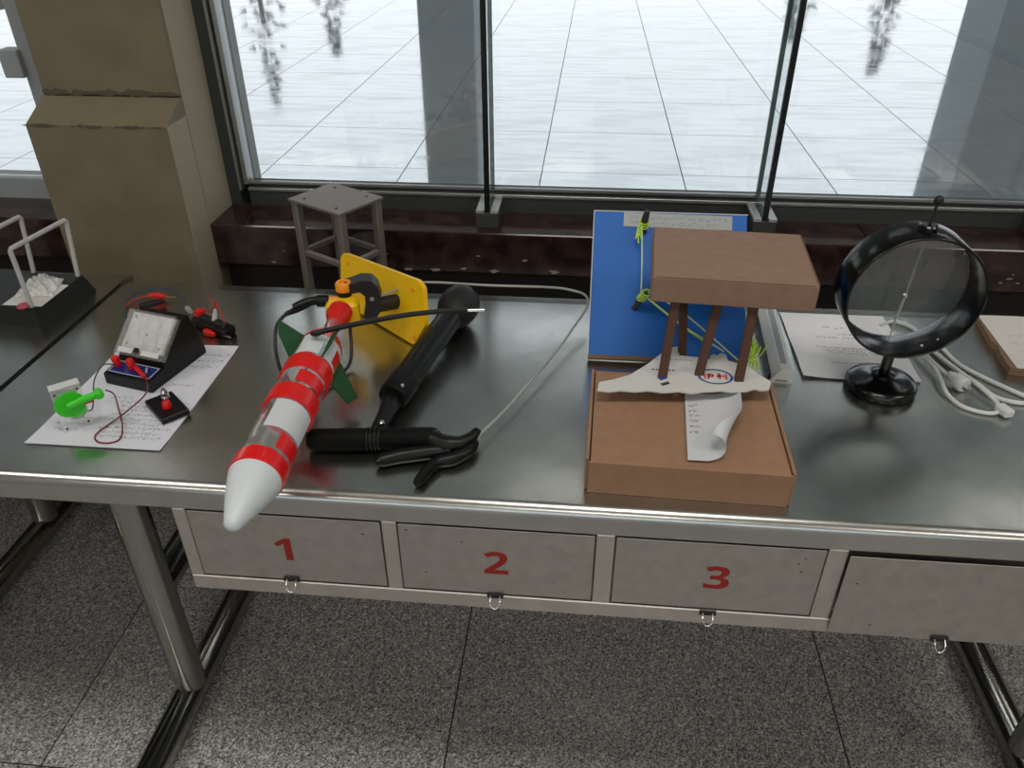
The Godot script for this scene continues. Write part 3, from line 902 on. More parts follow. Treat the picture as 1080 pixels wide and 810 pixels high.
func build_stick_table() -> void:
	var t := thing("stick_table_model", "brown cardboard slab raised on wooden sticks pierced through torn white card", "model", Vector3(0, 0, 0))
	var by := TH + 0.0575
	# slab, slightly turned
	var c := Vector3(0.2245, 0.977, -0.3455)
	var sl := MB.new()
	sl.xf = Transform3D(Basis(Vector3.UP, deg_to_rad(-3.6)), c)
	sl.box(Vector3.ZERO, Vector3(0.234, 0.041, 0.193), 0.0022)
	var so := obj("slab", sl, M.brown_card, t)
	var sm := MB.new()
	sm.xf = sl.xf
	for s in [[-1], [1]]:
		sm.box(Vector3(s[0] * 0.1165, 0.0203, 0.0), Vector3(0.0012, 0.0012, 0.185))
	sm.box(Vector3(0, 0.0203, 0.0958), Vector3(0.22, 0.0008, 0.0008))
	obj("worn_edge", sm, M.torn_edge, so)
	# sticks
	var legs := [[Vector3(0.127, by, -0.219), Vector3(0.141, 0.957, -0.268)], [Vector3(0.181, by, -0.229), Vector3(0.205, 0.957, -0.275)], [Vector3(0.240, by, -0.217), Vector3(0.254, 0.957, -0.262)], [Vector3(0.165, by, -0.285), Vector3(0.165, 0.957, -0.40)]]
	for l in legs:
		var m := MB.new()
		var a: Vector3 = l[0]
		var b: Vector3 = l[1]
		m.xf = frame_at(a, b - a)
		m.box(Vector3(0, a.distance_to(b) * 0.5, 0), Vector3(0.0135, a.distance_to(b), 0.007), 0.001)
		obj("stick_leg", m, M.stick_brown, t)
	# small feet under the card
	for p in [Vector3(0.122, by + 0.006, -0.205), Vector3(0.146, by + 0.006, -0.205), Vector3(0.245, by + 0.006, -0.212)]:
		var f := MB.new()
		f.xf = Transform3D(Basis(Vector3(0.3, 1, 0.2).normalized(), 0.7 + p.x * 9), p)
		f.box(Vector3.ZERO, Vector3(0.016, 0.0115, 0.009), 0.001)
		obj("card_foot", f, M.torn_edge, t)
	# torn white card (outline in x, z)
	var o := [[0.031, -0.179], [0.034, -0.202], [0.055, -0.211], [0.081, -0.227], [0.11, -0.262], [0.135, -0.300], [0.143, -0.313], [0.158, -0.318], [0.165, -0.316], [0.163, -0.303], [0.158, -0.291], [0.185, -0.288], [0.206, -0.283], [0.208, -0.293], [0.214, -0.300], [0.219, -0.296], [0.226, -0.304], [0.233, -0.301], [0.234, -0.281], [0.25, -0.274], [0.264, -0.266], [0.275, -0.245], [0.290, -0.225], [0.283, -0.203], [0.272, -0.200], [0.262, -0.203], [0.25, -0.196], [0.225, -0.192], [0.212, -0.194], [0.185, -0.189], [0.168, -0.183], [0.15, -0.187], [0.129, -0.182], [0.105, -0.185], [0.085, -0.180], [0.065, -0.182], [0.048, -0.177]]
	var poly := []
	for p in o: poly.append(Vector2(p[0], p[1]))
	var cm := MB.new()
	cm.xf = Transform3D(Basis(Vector3.RIGHT, Vector3(0, 0, 1), Vector3(0, -1, 0)), Vector3(0, 0.847, 0))
	cm.prism(poly, 0.0, 0.0022, 0.1)
	var card := obj("torn_card", cm, M.white_card, t)
	# the print on the card: ring, two characters, small marks
	var cy := 0.8471
	var ring := MB.new()
	var ctr := Vector3(0.2085, cy, -0.232)
	for k in 28:
		var a0 := TAU * k / 28
		var a1 := TAU * (k + 1) / 28
		var R := func(an: float, q: float) -> Vector3: return ctr + Vector3(cos(an) * 0.0265 * q, 0.0003, -sin(an) * 0.0215 * q)
		ring.quad(R.call(a0, 0.86), R.call(a0, 1.0), R.call(a1, 1.0), R.call(a1, 0.86))
	obj("printed_ring", ring, M.logo_blue, card)
	var ch := MB.new()
	var st := [[[-0.9, 0.9, -1.0, 0.1], [-0.95, 0.4, -0.95, -0.9], [-0.75, 0.7, -0.2, 0.7], [-0.2, 0.7, -0.2, -0.15], [-0.8, 0.3, -0.1, 0.3], [-0.75, -0.15, -0.2, -0.15], [-0.45, 0.9, -0.7, -0.9]],
		[[0.2, 0.85, 0.55, 0.95], [0.1, 0.4, 0.65, 0.4], [0.38, 0.9, 0.38, -0.9], [0.36, 0.3, 0.1, -0.4], [0.4, 0.3, 0.62, -0.1], [0.78, 0.7, 0.78, -0.3], [1.0, 0.95, 1.0, -0.8], [1.0, -0.8, 0.86, -0.7]]]
	for g in st:
		for l in g:
			var p := ctr + Vector3(l[0] * 0.0165, 0.0004, -l[1] * 0.0085)
			var q := ctr + Vector3(l[2] * 0.0165, 0.0004, -l[3] * 0.0085)
			var d := (q - p).normalized()
			var s := d.cross(Vector3.UP) * 0.0011
			ch._q(p - s, p + s, q + s, q - s, Vector3.UP)
	obj("printed_characters", ch, M.logo_red, card)
	var dash := func(c: Vector3, hx: float, hz: float) -> void:
		var k := MB.new()
		k.quad(c + Vector3(-hx, 0, hz), c + Vector3(hx, 0, hz), c + Vector3(hx, 0, -hz), c + Vector3(-hx, 0, -hz))
		obj("printed_mark", k, M.ink, card)
	for k in 6: dash.call(Vector3(0.116 + k * 0.0062, cy + 0.0003, -0.245 + 0.001 * (k % 2)), 0.0022, 0.0015)
	for k in 10: dash.call(Vector3(0.108 + k * 0.0075, cy + 0.0003, -0.276), 0.002, 0.0008)
	var mk := MB.new()
	mk._q(Vector3(0.124, cy + 0.0003, -0.205), Vector3(0.137, cy + 0.0003, -0.212), Vector3(0.139, cy + 0.0003, -0.206), Vector3(0.128, cy + 0.0003, -0.199), Vector3.UP)
	obj("printed_mark", mk, M.ink, card)
	var mk2 := MB.new()
	mk2._q(Vector3(0.120, cy + 0.0003, -0.222), Vector3(0.133, cy + 0.0003, -0.229), Vector3(0.137, cy + 0.0003, -0.221), Vector3(0.126, cy + 0.0003, -0.214), Vector3.UP)
	obj("printed_mark", mk2, M.logo_blue, card)
	# curled paper slip on the box
	var pm := mat("slip_paper", Color.WHITE, 0.6)
	pm.albedo_texture = page(96, 256, [[0.06, 0.16, 0.2, 0.03], [0.06, 0.16, 0.28, 0.03], [0.06, 0.16, 0.36, 0.03], [0.06, 0.16, 0.44, 0.03], [0.06, 0.16, 0.52, 0.03], [0.06, 0.16, 0.6, 0.03]], 8, Color(0.2, 0.2, 0.22), Color(0.79, 0.80, 0.82))
	var sp := MB.new()
	sp.sheet(func(u: float, v: float) -> Vector3:
		# lies flat under the card; its right side curls up and back over itself towards the near end
		var lift := smoothstep(0.15, 1.0, v)
		var flat := 0.45
		var x := 0.163 + 0.050 * minf(u, flat) / 0.62
		var yy := TH + 0.0592
		if u > flat:
			var q := (u - flat) * 0.085
			var R := lerpf(0.06, 0.0135, lift)
			var an := q / R
			x += R * sin(an)
			yy += R * (1 - cos(an))
		return Vector3(x - 0.010 * v, yy, -0.210 + 0.162 * v - 0.035 * lift * maxf(0, u - 0.35)), 26, 18, 0.0004)
	var so2 := obj("paper_slip", sp, pm)
	tag(so2, "curled white paper slip lying on the kraft box below the torn card", "paper")

func build_hoop() -> void:
	var t := thing("needle_hoop", "glossy black hoop instrument with glass disc on a round base", "instrument", Vector3(0.499, TH, -0.345))
	var b := MB.new()
	b.lathe([Vector2(0, 0), Vector2(0.052, 0), Vector2(0.0555, 0.004), Vector2(0.0555, 0.012), Vector2(0.052, 0.0165), Vector2(0.04, 0.0195), Vector2(0.022, 0.0215), Vector2(0.018, 0.024), Vector2(0.0175, 0.029), Vector2(0.012, 0.031), Vector2(0, 0.031)], 40)
	obj("base", b, M.black_gloss, t)
	obj("stem", rod(Vector3(0, 0.03, 0), Vector3(0.001, 0.0785, 0), 0.0085, 18), M.black_gloss, t)
	var cy := 0.177
	var r := 0.1005
	var w := 0.033
	var m := MB.new()
	m.xf = Transform3D(Basis(Vector3.RIGHT, PI / 2), Vector3(0.001, cy, 0))    # lathe axis -> z
	m.lathe([Vector2(r, -w), Vector2(r, w), Vector2(r - 0.001, w + 0.001), Vector2(r - 0.0035, w + 0.001), Vector2(r - 0.0042, w), Vector2(r - 0.0042, -w), Vector2(r - 0.0035, -w - 0.001), Vector2(r - 0.001, -w - 0.001), Vector2(r, -w)], 72, 0, TAU, 0.9)
	obj("hoop", m, M.black_gloss, t)
	var g := MB.new()
	g.xf = Transform3D(Basis(Vector3.RIGHT, PI / 2), Vector3(0.001, cy, 0))
	g.lathe([Vector2(0, -w + 0.004), Vector2(r - 0.0044, -w + 0.004), Vector2(r - 0.0044, -w + 0.006), Vector2(0, -w + 0.006)], 48)
	obj("glass_disc", g, M.dusty_glass, t)
	# rod and ball on top
	obj("terminal_collar", rod(Vector3(0.001, cy + r - 0.008, 0.004), Vector3(0.001, cy + r + 0.009, 0.004), 0.0135, 20), M.black_gloss, t)
	obj("terminal_rod", rod(Vector3(0.001, cy + r + 0.008, 0.004), Vector3(0.004, cy + r + 0.042, 0.002), 0.0022, 10), M.dark_grey_plastic, t)
	var ball := MB.new()
	ball.xf = Transform3D(Basis.IDENTITY, Vector3(0.0045, cy + r + 0.045, 0.002))
	var pr := []
	for k in 13: pr.append(Vector2(0.007 * sin(PI * k / 12), -0.007 * cos(PI * k / 12)))
	ball.lathe(pr, 18)
	obj("terminal_ball", ball, M.dark_grey_plastic, t)
	# hanging needle
	obj("needle_rod", rod(Vector3(0.001, cy + r - 0.008, 0.004), Vector3(-0.004, cy - 0.02, 0.004), 0.0018, 8), M.clear_plastic, t)
	obj("needle", T_([Vector3(-0.004, cy - 0.006, 0.004), Vector3(-0.008, cy - 0.052, 0.004), Vector3(-0.009, cy - 0.085, 0.004)], [0.0022, 0.0018, 0.0008], 8, 1), M.cable_grey, t)
	obj("needle_pivot", rod(Vector3(-0.0035, cy - 0.006, 0.0), Vector3(-0.0035, cy - 0.006, 0.008), 0.003, 10), M.chrome, t)
	for a in [-1.15, -0.9, 2.2]:
		var q := Vector3(0.001 + cos(a) * (r - 0.0042), cy + sin(a) * (r - 0.0042), 0.012)
		var n := Vector3(-cos(a), -sin(a), 0)
		obj("rivet", rod(q, q + n * 0.0012, 0.0024, 10), M.chrome, t)

func build_right_bits() -> void:
	# printed sheet
	var pm := mat("printed_sheet", Color.WHITE, 0.65)
	pm.albedo_texture = page(320, 400, [[0.34, 0.42, 0.22, 0.034], [0.47, 0.55, 0.22, 0.034], [0.6, 0.68, 0.22, 0.034], [0.47, 0.64, 0.33, 0.018], [0.26, 0.44, 0.385, 0.026], [0.5, 0.72, 0.385, 0.026], [0.22, 0.75, 0.55, 0.02], [0.26, 0.7, 0.585, 0.02], [0.3, 0.8, 0.62, 0.02], [0.3, 0.66, 0.76, 0.018]], 21, Color(0.26, 0.26, 0.28), Color(0.92, 0.92, 0.94))
	var m := MB.new()
	m.sheet(func(u: float, v: float) -> Vector3:
		return Vector3(0.384 + 0.193 * u - 0.004 * v, TH + 0.0012 + 0.0035 * pow(maxf(0, sin(u * 5.0 + v * 2.0)), 2) * v + 0.002 * absf(sin(v * 7.0 + u * 3.0)), -0.599 + 0.234 * v + 0.004 * sin(u * 3.1)), 16, 16, 0.0004)
	tag(obj("printed_sheet", m, pm), "printed white sheet on the table behind the black hoop", "paper")
	# plastic cable channel
	var t := thing("cable_channel", "white plastic cable channel lying beside the blue board", "channel", Vector3(0.340, TH, -0.349), deg_to_rad(-3.5))
	var prof := [Vector2(-0.0165, 0), Vector2(0.0165, 0), Vector2(0.0165, 0.020), Vector2(0.012, 0.024), Vector2(-0.004, 0.024), Vector2(-0.008, 0.020), Vector2(-0.0165, 0.012)]
	var c := MB.new()
	c.prism(prof, -0.24, 0.0, 0.2)
	obj("body", c, M.white_plastic, t)
	obj("slot", BB(Vector3(-0.0015, 0.0235, -0.238), Vector3(0.0085, 0.0244, -0.02)), M.frame_grey, t)
	obj("side_rail", BB(Vector3(-0.0205, 0, -0.24), Vector3(-0.0168, 0.012, -0.004)), M.dark_grey_plastic, t)
	var ec := MB.new()
	ec.prism([Vector2(-0.017, 0), Vector2(0.017, 0), Vector2(0.017, 0.022), Vector2(0.011, 0.027), Vector2(-0.002, 0.027), Vector2(-0.008, 0.02), Vector2(-0.017, 0.006)], 0.0005, 0.004, 0.2)
	var eo := obj("end_cap", ec, M.white_plastic, t)
	obj("cap_hole", B(Vector3(0.0, 0.0045, 0.0042), Vector3(0.02, 0.004, 0.0008), 0.0002), M.frame_grey, eo)
	# white cable in loops with plugs
	var w := thing("power_cord", "white power cord coiled on the table right of the hoop", "cord", Vector3.ZERO)
	var y := TH + 0.004
	var V := func(a: float, b: float, h := 0.0) -> Vector3: return Vector3(a, y + h, b)
	obj("cord", T_([V.call(0.560, -0.555), V.call(0.59, -0.575), V.call(0.617, -0.551), V.call(0.620, -0.499), V.call(0.635, -0.425), V.call(0.660, -0.367), V.call(0.676, -0.325), V.call(0.711, -0.312), V.call(0.724, -0.328), V.call(0.706, -0.352), V.call(0.681, -0.383), V.call(0.654, -0.426), V.call(0.645, -0.484), V.call(0.640, -0.55)], 0.0036, 10, 8), M.white_plastic, w)
	obj("cord", T_([V.call(0.592, -0.51, 0.004), V.call(0.595, -0.457, 0.004), V.call(0.603, -0.407, 0.006), V.call(0.600, -0.365, 0.006), V.call(0.600, -0.325, 0.001), V.call(0.613, -0.293), V.call(0.647, -0.278), V.call(0.667, -0.292, 0.002), V.call(0.660, -0.33, 0.006), V.call(0.640, -0.39, 0.007), V.call(0.622, -0.45, 0.006), V.call(0.612, -0.52, 0.004)], 0.0034, 10, 8), M.white_plastic, w)
	obj("cord", T_([V.call(0.598, -0.47, 0.007), V.call(0.606, -0.41, 0.008), V.call(0.618, -0.372, 0.006)], 0.0034, 10, 6), M.white_plastic, w)
	var pl := MB.new()
	pl.xf = frame_at(Vector3(0.617, y + 0.0105, -0.376), Vector3(0.35, -0.05, 0.94), Vector3.UP)
	pl.lathe([Vector2(0.0, 0), Vector2(0.005, 0), Vector2(0.0075, 0.006), Vector2(0.0085, 0.012), Vector2(0.012, 0.016), Vector2(0.0125, 0.034), Vector2(0.011, 0.037), Vector2(0, 0.037)], 16)
	var plo := obj("plug", pl, M.white_plastic, w)
	for s in [-1, 1]:
		var pb := MB.new()
		pb.xf = pl.xf
		pb.box(Vector3(s * 0.006, 0.043, 0), Vector3(0.0015, 0.014, 0.005))
		obj("pin", pb, M.chrome, plo)
	var p2 := MB.new()
	p2.xf = frame_at(Vector3(0.664, y + 0.0045, -0.294), Vector3(0.35, 0, 0.94), Vector3.UP)
	p2.box(Vector3(0, 0.013, 0), Vector3(0.017, 0.026, 0.013), 0.0025)
	obj("connector", p2, M.white_plastic, w)
	# sheet on a cardboard pad at the right edge
	var k := thing("paper_pad", "torn cardboard pad topped with white paper at the right end", "pad", Vector3.ZERO)
	var poly := [Vector2(0.744, -0.592), Vector2(0.737, -0.53), Vector2(0.733, -0.50), Vector2(0.738, -0.485), Vector2(0.730, -0.45), Vector2(0.727, -0.405), Vector2(0.78, -0.392), Vector2(0.95, -0.385), Vector2(0.96, -0.592)]
	var cb := MB.new()
	cb.xf = Transform3D(Basis(Vector3.RIGHT, Vector3(0, 0, 1), Vector3(0, -1, 0)), Vector3(0, TH + 0.013, 0))
	cb.prism(poly, 0, 0.0128, 0.1)
	obj("cardboard", cb, M.torn_edge, k)
	var pp := MB.new()
	pp.sheet(func(u: float, v: float) -> Vector3: return Vector3(lerpf(0.7455, 0.737, v) + 0.20 * u, TH + 0.0142 + 0.001 * sin(u * 6.0), -0.594 + 0.19 * v + 0.01 * u * v), 6, 6, 0.0005)
	var wm := mat("pad_paper", Color.WHITE, 0.65)
	wm.albedo_texture = page(200, 200, [[0.1, 0.6, 0.4, 0.03], [0.1, 0.7, 0.55, 0.03], [0.15, 0.6, 0.7, 0.03]], 33, Color(0.68, 0.64, 0.62), Color(0.80, 0.79, 0.77))
	obj("paper", pp, wm, k)

# ---------------------------------------------------------------- rocket, launcher, pump
func build_rocket() -> void:
	var tip := Vector3(-0.400, 0.838, 0.143)
	var tail := Vector3(-0.410, 0.853, -0.322)
	var t := thing("water_rocket", "red and white striped plastic bottle rocket with green fins", "rocket", tip)
	var L := tip.distance_to(tail)
	var xf := frame_at(Vector3.ZERO, tail - tip, Vector3.UP)
	var r := 0.0345
	var part := func(called: String, prof: Array, m: Material, a0 := 0.0, a1 := TAU) -> MeshInstance3D:
		var b := MB.new()
		b.xf = xf
		var sc := []
		for p in prof: sc.append(Vector2(p.x, p.y * L))
		b.lathe(sc, 40, a0, a1, 0.8)
		return obj(called, b, m, t)
	part.call("nose_cone", [Vector2(0, 0), Vector2(0.006, 0.002), Vector2(0.0105, 0.011), Vector2(0.0128, 0.026), Vector2(0.0195, 0.067), Vector2(0.0265, 0.116), Vector2(0.0325, 0.164), Vector2(0.0352, 0.191), Vector2(0.034, 0.192)], M.white_paint)
	part.call("red_band", [Vector2(0.0345, 0.186), Vector2(0.0362, 0.188), Vector2(0.0362, 0.242), Vector2(0.0348, 0.243)], M.red_tape)
	part.call("bottle", [Vector2(r, 0.22), Vector2(r, 0.26), Vector2(r - 0.001, 0.28), Vector2(r - 0.002, 0.30), Vector2(r - 0.0005, 0.325), Vector2(r, 0.48)], M.clear_plastic)
	part.call("red_patch", [Vector2(r + 0.0004, 0.258), Vector2(r + 0.0004, 0.322)], M.red_tape, -0.95, 0.5)
	part.call("white_label", [Vector2(r + 0.0006, 0.332), Vector2(r + 0.0006, 0.462)], M.white_label, -1.75, 0.1)
	part.call("red_band", [Vector2(r, 0.47), Vector2(r + 0.003, 0.472), Vector2(r + 0.003, 0.543), Vector2(r, 0.545)], M.red_tape)
	part.call("bottle", [Vector2(r, 0.475), Vector2(r, 0.55), Vector2(r - 0.0025, 0.56), Vector2(r, 0.57), Vector2(r - 0.0025, 0.58), Vector2(r, 0.59), Vector2(r - 0.0025, 0.60), Vector2(r, 0.61), Vector2(r, 0.84), Vector2(r - 0.003, 0.87), Vector2(r - 0.012, 0.91), Vector2(0.0125, 0.95), Vector2(0.0125, 1.02)], M.clear_plastic)
	part.call("red_patch", [Vector2(r + 0.0006, 0.56), Vector2(r + 0.0006, 0.622)], M.red_tape, -1.45, -0.1)
	part.call("red_band", [Vector2(r, 0.635), Vector2(r + 0.003, 0.637), Vector2(r + 0.003, 0.708), Vector2(r, 0.71)], M.red_tape)
	part.call("white_label", [Vector2(r + 0.0006, 0.722), Vector2(r + 0.0006, 0.832)], M.white_label, -0.72, 0.2)
	part.call("white_label", [Vector2(r + 0.0006, 0.722), Vector2(r + 0.0006, 0.832)], M.white_label, -2.1, -1.05)
	part.call("red_patch", [Vector2(r + 0.001, 0.735), Vector2(r + 0.001, 0.81)], M.red_tape, -0.35, 0.3)
	part.call("red_band", [Vector2(r + 0.0008, 0.835), Vector2(r - 0.0010, 0.86), Vector2(r - 0.006, 0.89)], M.red_tape)
	# fins about the tail; angle measured in the x-y plane
	for a in [50.0, 140.0, 230.0, 320.0]:
		var an := deg_to_rad(a)
		var d := Vector3(cos(an), sin(an), 0)
		var side := d.cross(Vector3.BACK)
		var m := MB.new()
		var ax := func(s: float) -> Vector3: return (tail - tip) * s
		var sgn := 1.0 if a == 140.0 else 0.0
		var q := [ax.call(0.71) + d * 0.034, ax.call(0.74 + 0.05 * sgn) + d * 0.068, ax.call(0.84 + 0.01 * sgn) + d * 0.080, ax.call(0.86) + d * 0.033]
		if a == 320.0:
			q = [ax.call(0.725) + d * 0.036, ax.call(0.69) + d * 0.074, ax.call(0.745) + d * 0.086, ax.call(0.86) + d * 0.034]
		if a == 50.0 or a == 230.0:
			q = [ax.call(0.715) + d * 0.034, ax.call(0.74) + d * 0.056, ax.call(0.84) + d * 0.062, ax.call(0.86) + d * 0.033]
		var o := side * 0.0012
		m._q(q[0] + o, q[1] + o, q[2] + o, q[3] + o, side)
		m._q(q[0] - o, q[1] - o, q[2] - o, q[3] - o, -side)
		for k in 4:
			var l := (k + 1) % 4
			m._q(q[k] - o, q[l] - o, q[l] + o, q[k] + o, (q[k] + q[l]) * 0.5 - (q[0] + q[1] + q[2] + q[3]) * 0.25)
		obj("fin", m, M.fin_green, t)

func build_launcher() -> void:
	var t := thing("rocket_launcher", "yellow plate rocket launcher with black clamp behind the rocket", "launcher", Vector3.ZERO)
	var A := Vector3(-0.485, TH + 0.0032, -0.577)
	var u := Vector3(0.751, 0, 0.66).normalized()
	var up := Vector3(0.182, 0.961, -0.207).normalized()
	var n := u.cross(up).normalized()
	up = n.cross(u).normalized()
	var X := Transform3D(Basis(u, up, n), A)
	var poly := []
	var rough := [Vector2(0.017, 0.0), Vector2(0.252, 0.0), Vector2(0.274, 0.045), Vector2(0.251, 0.108), Vector2(0.234, 0.116), Vector2(0.006, 0.097), Vector2(-0.004, 0.085)]
	for i in rough.size():
		var p: Vector2 = rough[i]
		var a: Vector2 = rough[(i - 1 + rough.size()) % rough.size()]
		var b: Vector2 = rough[(i + 1) % rough.size()]
		var da := minf(0.005, p.distance_to(a) * 0.4)
		var db := minf(0.005, p.distance_to(b) * 0.4)
		var p0 := p + (a - p).normalized() * da
		var p1 := p + (b - p).normalized() * db
		for k in 4:
			var f := k / 3.0
			poly.append(p0.lerp(p, f).lerp(p.lerp(p1, f), f))
	var m := MB.new()
	m.xf = X
	m.prism(poly, -0.010, 0.0, 0.6)
	var pl := obj("base_plate", m, M.yellow, t)
	for q in [Vector2(0.024, 0.082), Vector2(0.226, 0.096), Vector2(0.252, 0.014)]:
		var s := MB.new()
		s.xf = X * frame_at(Vector3(q.x, q.y, 0.0001), Vector3.BACK, Vector3.UP)
		s.lathe([Vector2(0.005, 0), Vector2(0.0045, 0.0012), Vector2(0.002, 0.0012), Vector2(0, 0.0004)], 14)
		obj("screw_hole", s, M.orange, pl)
	# pivot clamp: black arched bracket standing off the plate, toward the rocket tail
	var br := MB.new()
	br.xf = Transform3D(Basis(Vector3.UP, deg_to_rad(12)), Vector3(-0.376, 0.862, -0.425))
	var arch := [Vector2(-0.040, 0.026), Vector2(-0.024, 0.030), Vector2(-0.006, 0.036), Vector2(0.012, 0.034), Vector2(0.022, 0.022), Vector2(0.026, 0.0), Vector2(0.022, -0.026), Vector2(0.012, -0.042), Vector2(0.0, -0.044), Vector2(-0.008, -0.034), Vector2(-0.002, -0.014), Vector2(-0.002, 0.006), Vector2(-0.010, 0.014), Vector2(-0.026, 0.012), Vector2(-0.040, 0.010)]
	br.prism(arch, -0.016, 0.016, 0.3)
	var bo := obj("clamp_arm", br, M.dark_grey_plastic, t)
	var sc := MB.new()
	sc.xf = br.xf * frame_at(Vector3(0.010, 0.0, 0.0162), Vector3.BACK, Vector3.UP)
	sc.lathe([Vector2(0.004, 0), Vector2(0.0035, 0.0015), Vector2(0, 0.0015)], 12)
	obj("screw", sc, M.frame_grey, bo)
	obj("pivot_axle", rod(Vector3(-0.372, 0.838, -0.43), Vector3(-0.330, 0.828, -0.475), 0.014, 18), M.dark_grey_plastic, t)
	# nozzle block
	var nb := MB.new()
	nb.xf = Transform3D(Basis(Vector3.UP, deg_to_rad(12)), Vector3(-0.411, 0.846, -0.392))
	nb.box(Vector3(0, 0, 0), Vector3(0.056, 0.044, 0.036), 0.006)
	obj("nozzle_block", nb, M.yellow, t)
	var nz := MB.new()
	nz.xf = frame_at(Vector3(-0.4108, 0.853, -0.378), Vector3(0.02, -0.03, 0.99), Vector3.UP)
	nz.lathe([Vector2(0, 0), Vector2(0.021, 0), Vector2(0.021, 0.018), Vector2(0.018, 0.026), Vector2(0.0135, 0.036), Vector2(0.0135, 0.052), Vector2(0, 0.052)], 26)
	obj("nozzle", nz, M.red_plastic, t)
	# knob on top with black ring
	var kx := frame_at(Vector3(-0.411, 0.868, -0.412), Vector3.UP)
	var kn := MB.new()
	kn.xf = kx
	kn.lathe([Vector2(0, 0), Vector2(0.013, 0), Vector2(0.013, 0.008), Vector2(0, 0.008)], 20)
	obj("knob_collar", kn, M.black_plastic, t)
	var k2 := MB.new()
	k2.xf = kx
	k2.lathe([Vector2(0.010, 0.008), Vector2(0.0145, 0.010), Vector2(0.0145, 0.022), Vector2(0.012, 0.025), Vector2(0.008, 0.025), Vector2(0.007, 0.021), Vector2(0, 0.021)], 20)
	obj("knob", k2, M.orange, t)
	# side fitting and thin air tube to the left
	obj("side_fitting", rod(Vector3(-0.436, 0.862, -0.400), Vector3(-0.458, 0.862, -0.396), 0.011, 14), M.black_plastic, t)
	obj("fitting_ring", rod(Vector3(-0.418, 0.862, -0.402), Vector3(-0.438, 0.862, -0.400), 0.007, 12), M.orange, t)
	obj("side_lever", T_([Vector3(-0.456, 0.864, -0.396), Vector3(-0.472, 0.864, -0.386), Vector3(-0.492, 0.860, -0.372)], [0.008, 0.0085, 0.006], 10, 3), M.black_plastic, t)
	obj("side_lever", T_([Vector3(-0.470, 0.858, -0.39), Vector3(-0.49, 0.852, -0.38), Vector3(-0.508, 0.847, -0.370)], [0.005, 0.006, 0.004], 8, 3), M.black_plastic, t)
	obj("air_tube", T_([Vector3(-0.49, 0.858, -0.374), Vector3(-0.497, 0.862, -0.33), Vector3(-0.496, 0.858, -0.295), Vector3(-0.487, 0.83, -0.26), Vector3(-0.47, 0.80, -0.24), Vector3(-0.44, 0.781, -0.24), Vector3(-0.41, 0.776, -0.27), Vector3(-0.39, 0.78, -0.33), Vector3(-0.40, 0.82, -0.385)], 0.003, 8, 6), M.dark_wire, t)
	# brake cable to the trigger
	obj("trigger_cable", T_([Vector3(-0.146, 0.789, -0.118), Vector3(-0.110, 0.786, -0.20), Vector3(-0.075, 0.786, -0.289), Vector3(-0.035, 0.787, -0.395), Vector3(-0.010, 0.790, -0.471), Vector3(0.013, 0.797, -0.540), Vector3(0.010, 0.806, -0.568), Vector3(-0.015, 0.812, -0.576), Vector3(-0.059, 0.820, -0.570), Vector3(-0.174, 0.835, -0.538), Vector3(-0.294, 0.850, -0.509), Vector3(-0.335, 0.852, -0.470), Vector3(-0.360, 0.852, -0.438)], 0.0023, 8, 6), M.cable_grey, t)
	# trigger: brake lever bracket at the end of the pump handle
	var g := thing("trigger_lever", "black brake lever trigger beside the pump handle", "lever", Vector3.ZERO)
	obj("bracket", T_([Vector3(-0.205, 0.790, -0.112), Vector3(-0.185, 0.789, -0.103), Vector3(-0.165, 0.788, -0.108), Vector3(-0.150, 0.790, -0.122), Vector3(-0.143, 0.793, -0.137)], [0.017, 0.015, 0.012, 0.0095, 0.006], 14, 1), M.black_plastic, g)
	obj("lever_blade", T_([Vector3(-0.146, 0.783, -0.120), Vector3(-0.152, 0.782, -0.100), Vector3(-0.172, 0.781, -0.082), Vector3(-0.192, 0.780, -0.074), Vector3(-0.202, 0.7795, -0.058), Vector3(-0.210, 0.779, -0.036), Vector3(-0.213, 0.779, -0.026)], [0.008, 0.0095, 0.0105, 0.0095, 0.0085, 0.008, 0.0065], 12, 5), M.black_plastic, g)
	obj("second_blade", T_([Vector3(-0.178, 0.784, -0.098), Vector3(-0.215, 0.783, -0.090), Vector3(-0.25, 0.782, -0.080), Vector3(-0.274, 0.782, -0.068), Vector3(-0.280, 0.7815, -0.063)], [0.010, 0.012, 0.0115, 0.0105, 0.005], 12, 1), M.black_plastic, g)
	obj("pivot_screw", rod(Vector3(-0.166, 0.794, -0.106), Vector3(-0.166, 0.799, -0.105), 0.003, 10), M.chrome, g)
	obj("pivot_screw", rod(Vector3(-0.190, 0.80, -0.112), Vector3(-0.190, 0.804, -0.111), 0.004, 10), M.chrome, g)

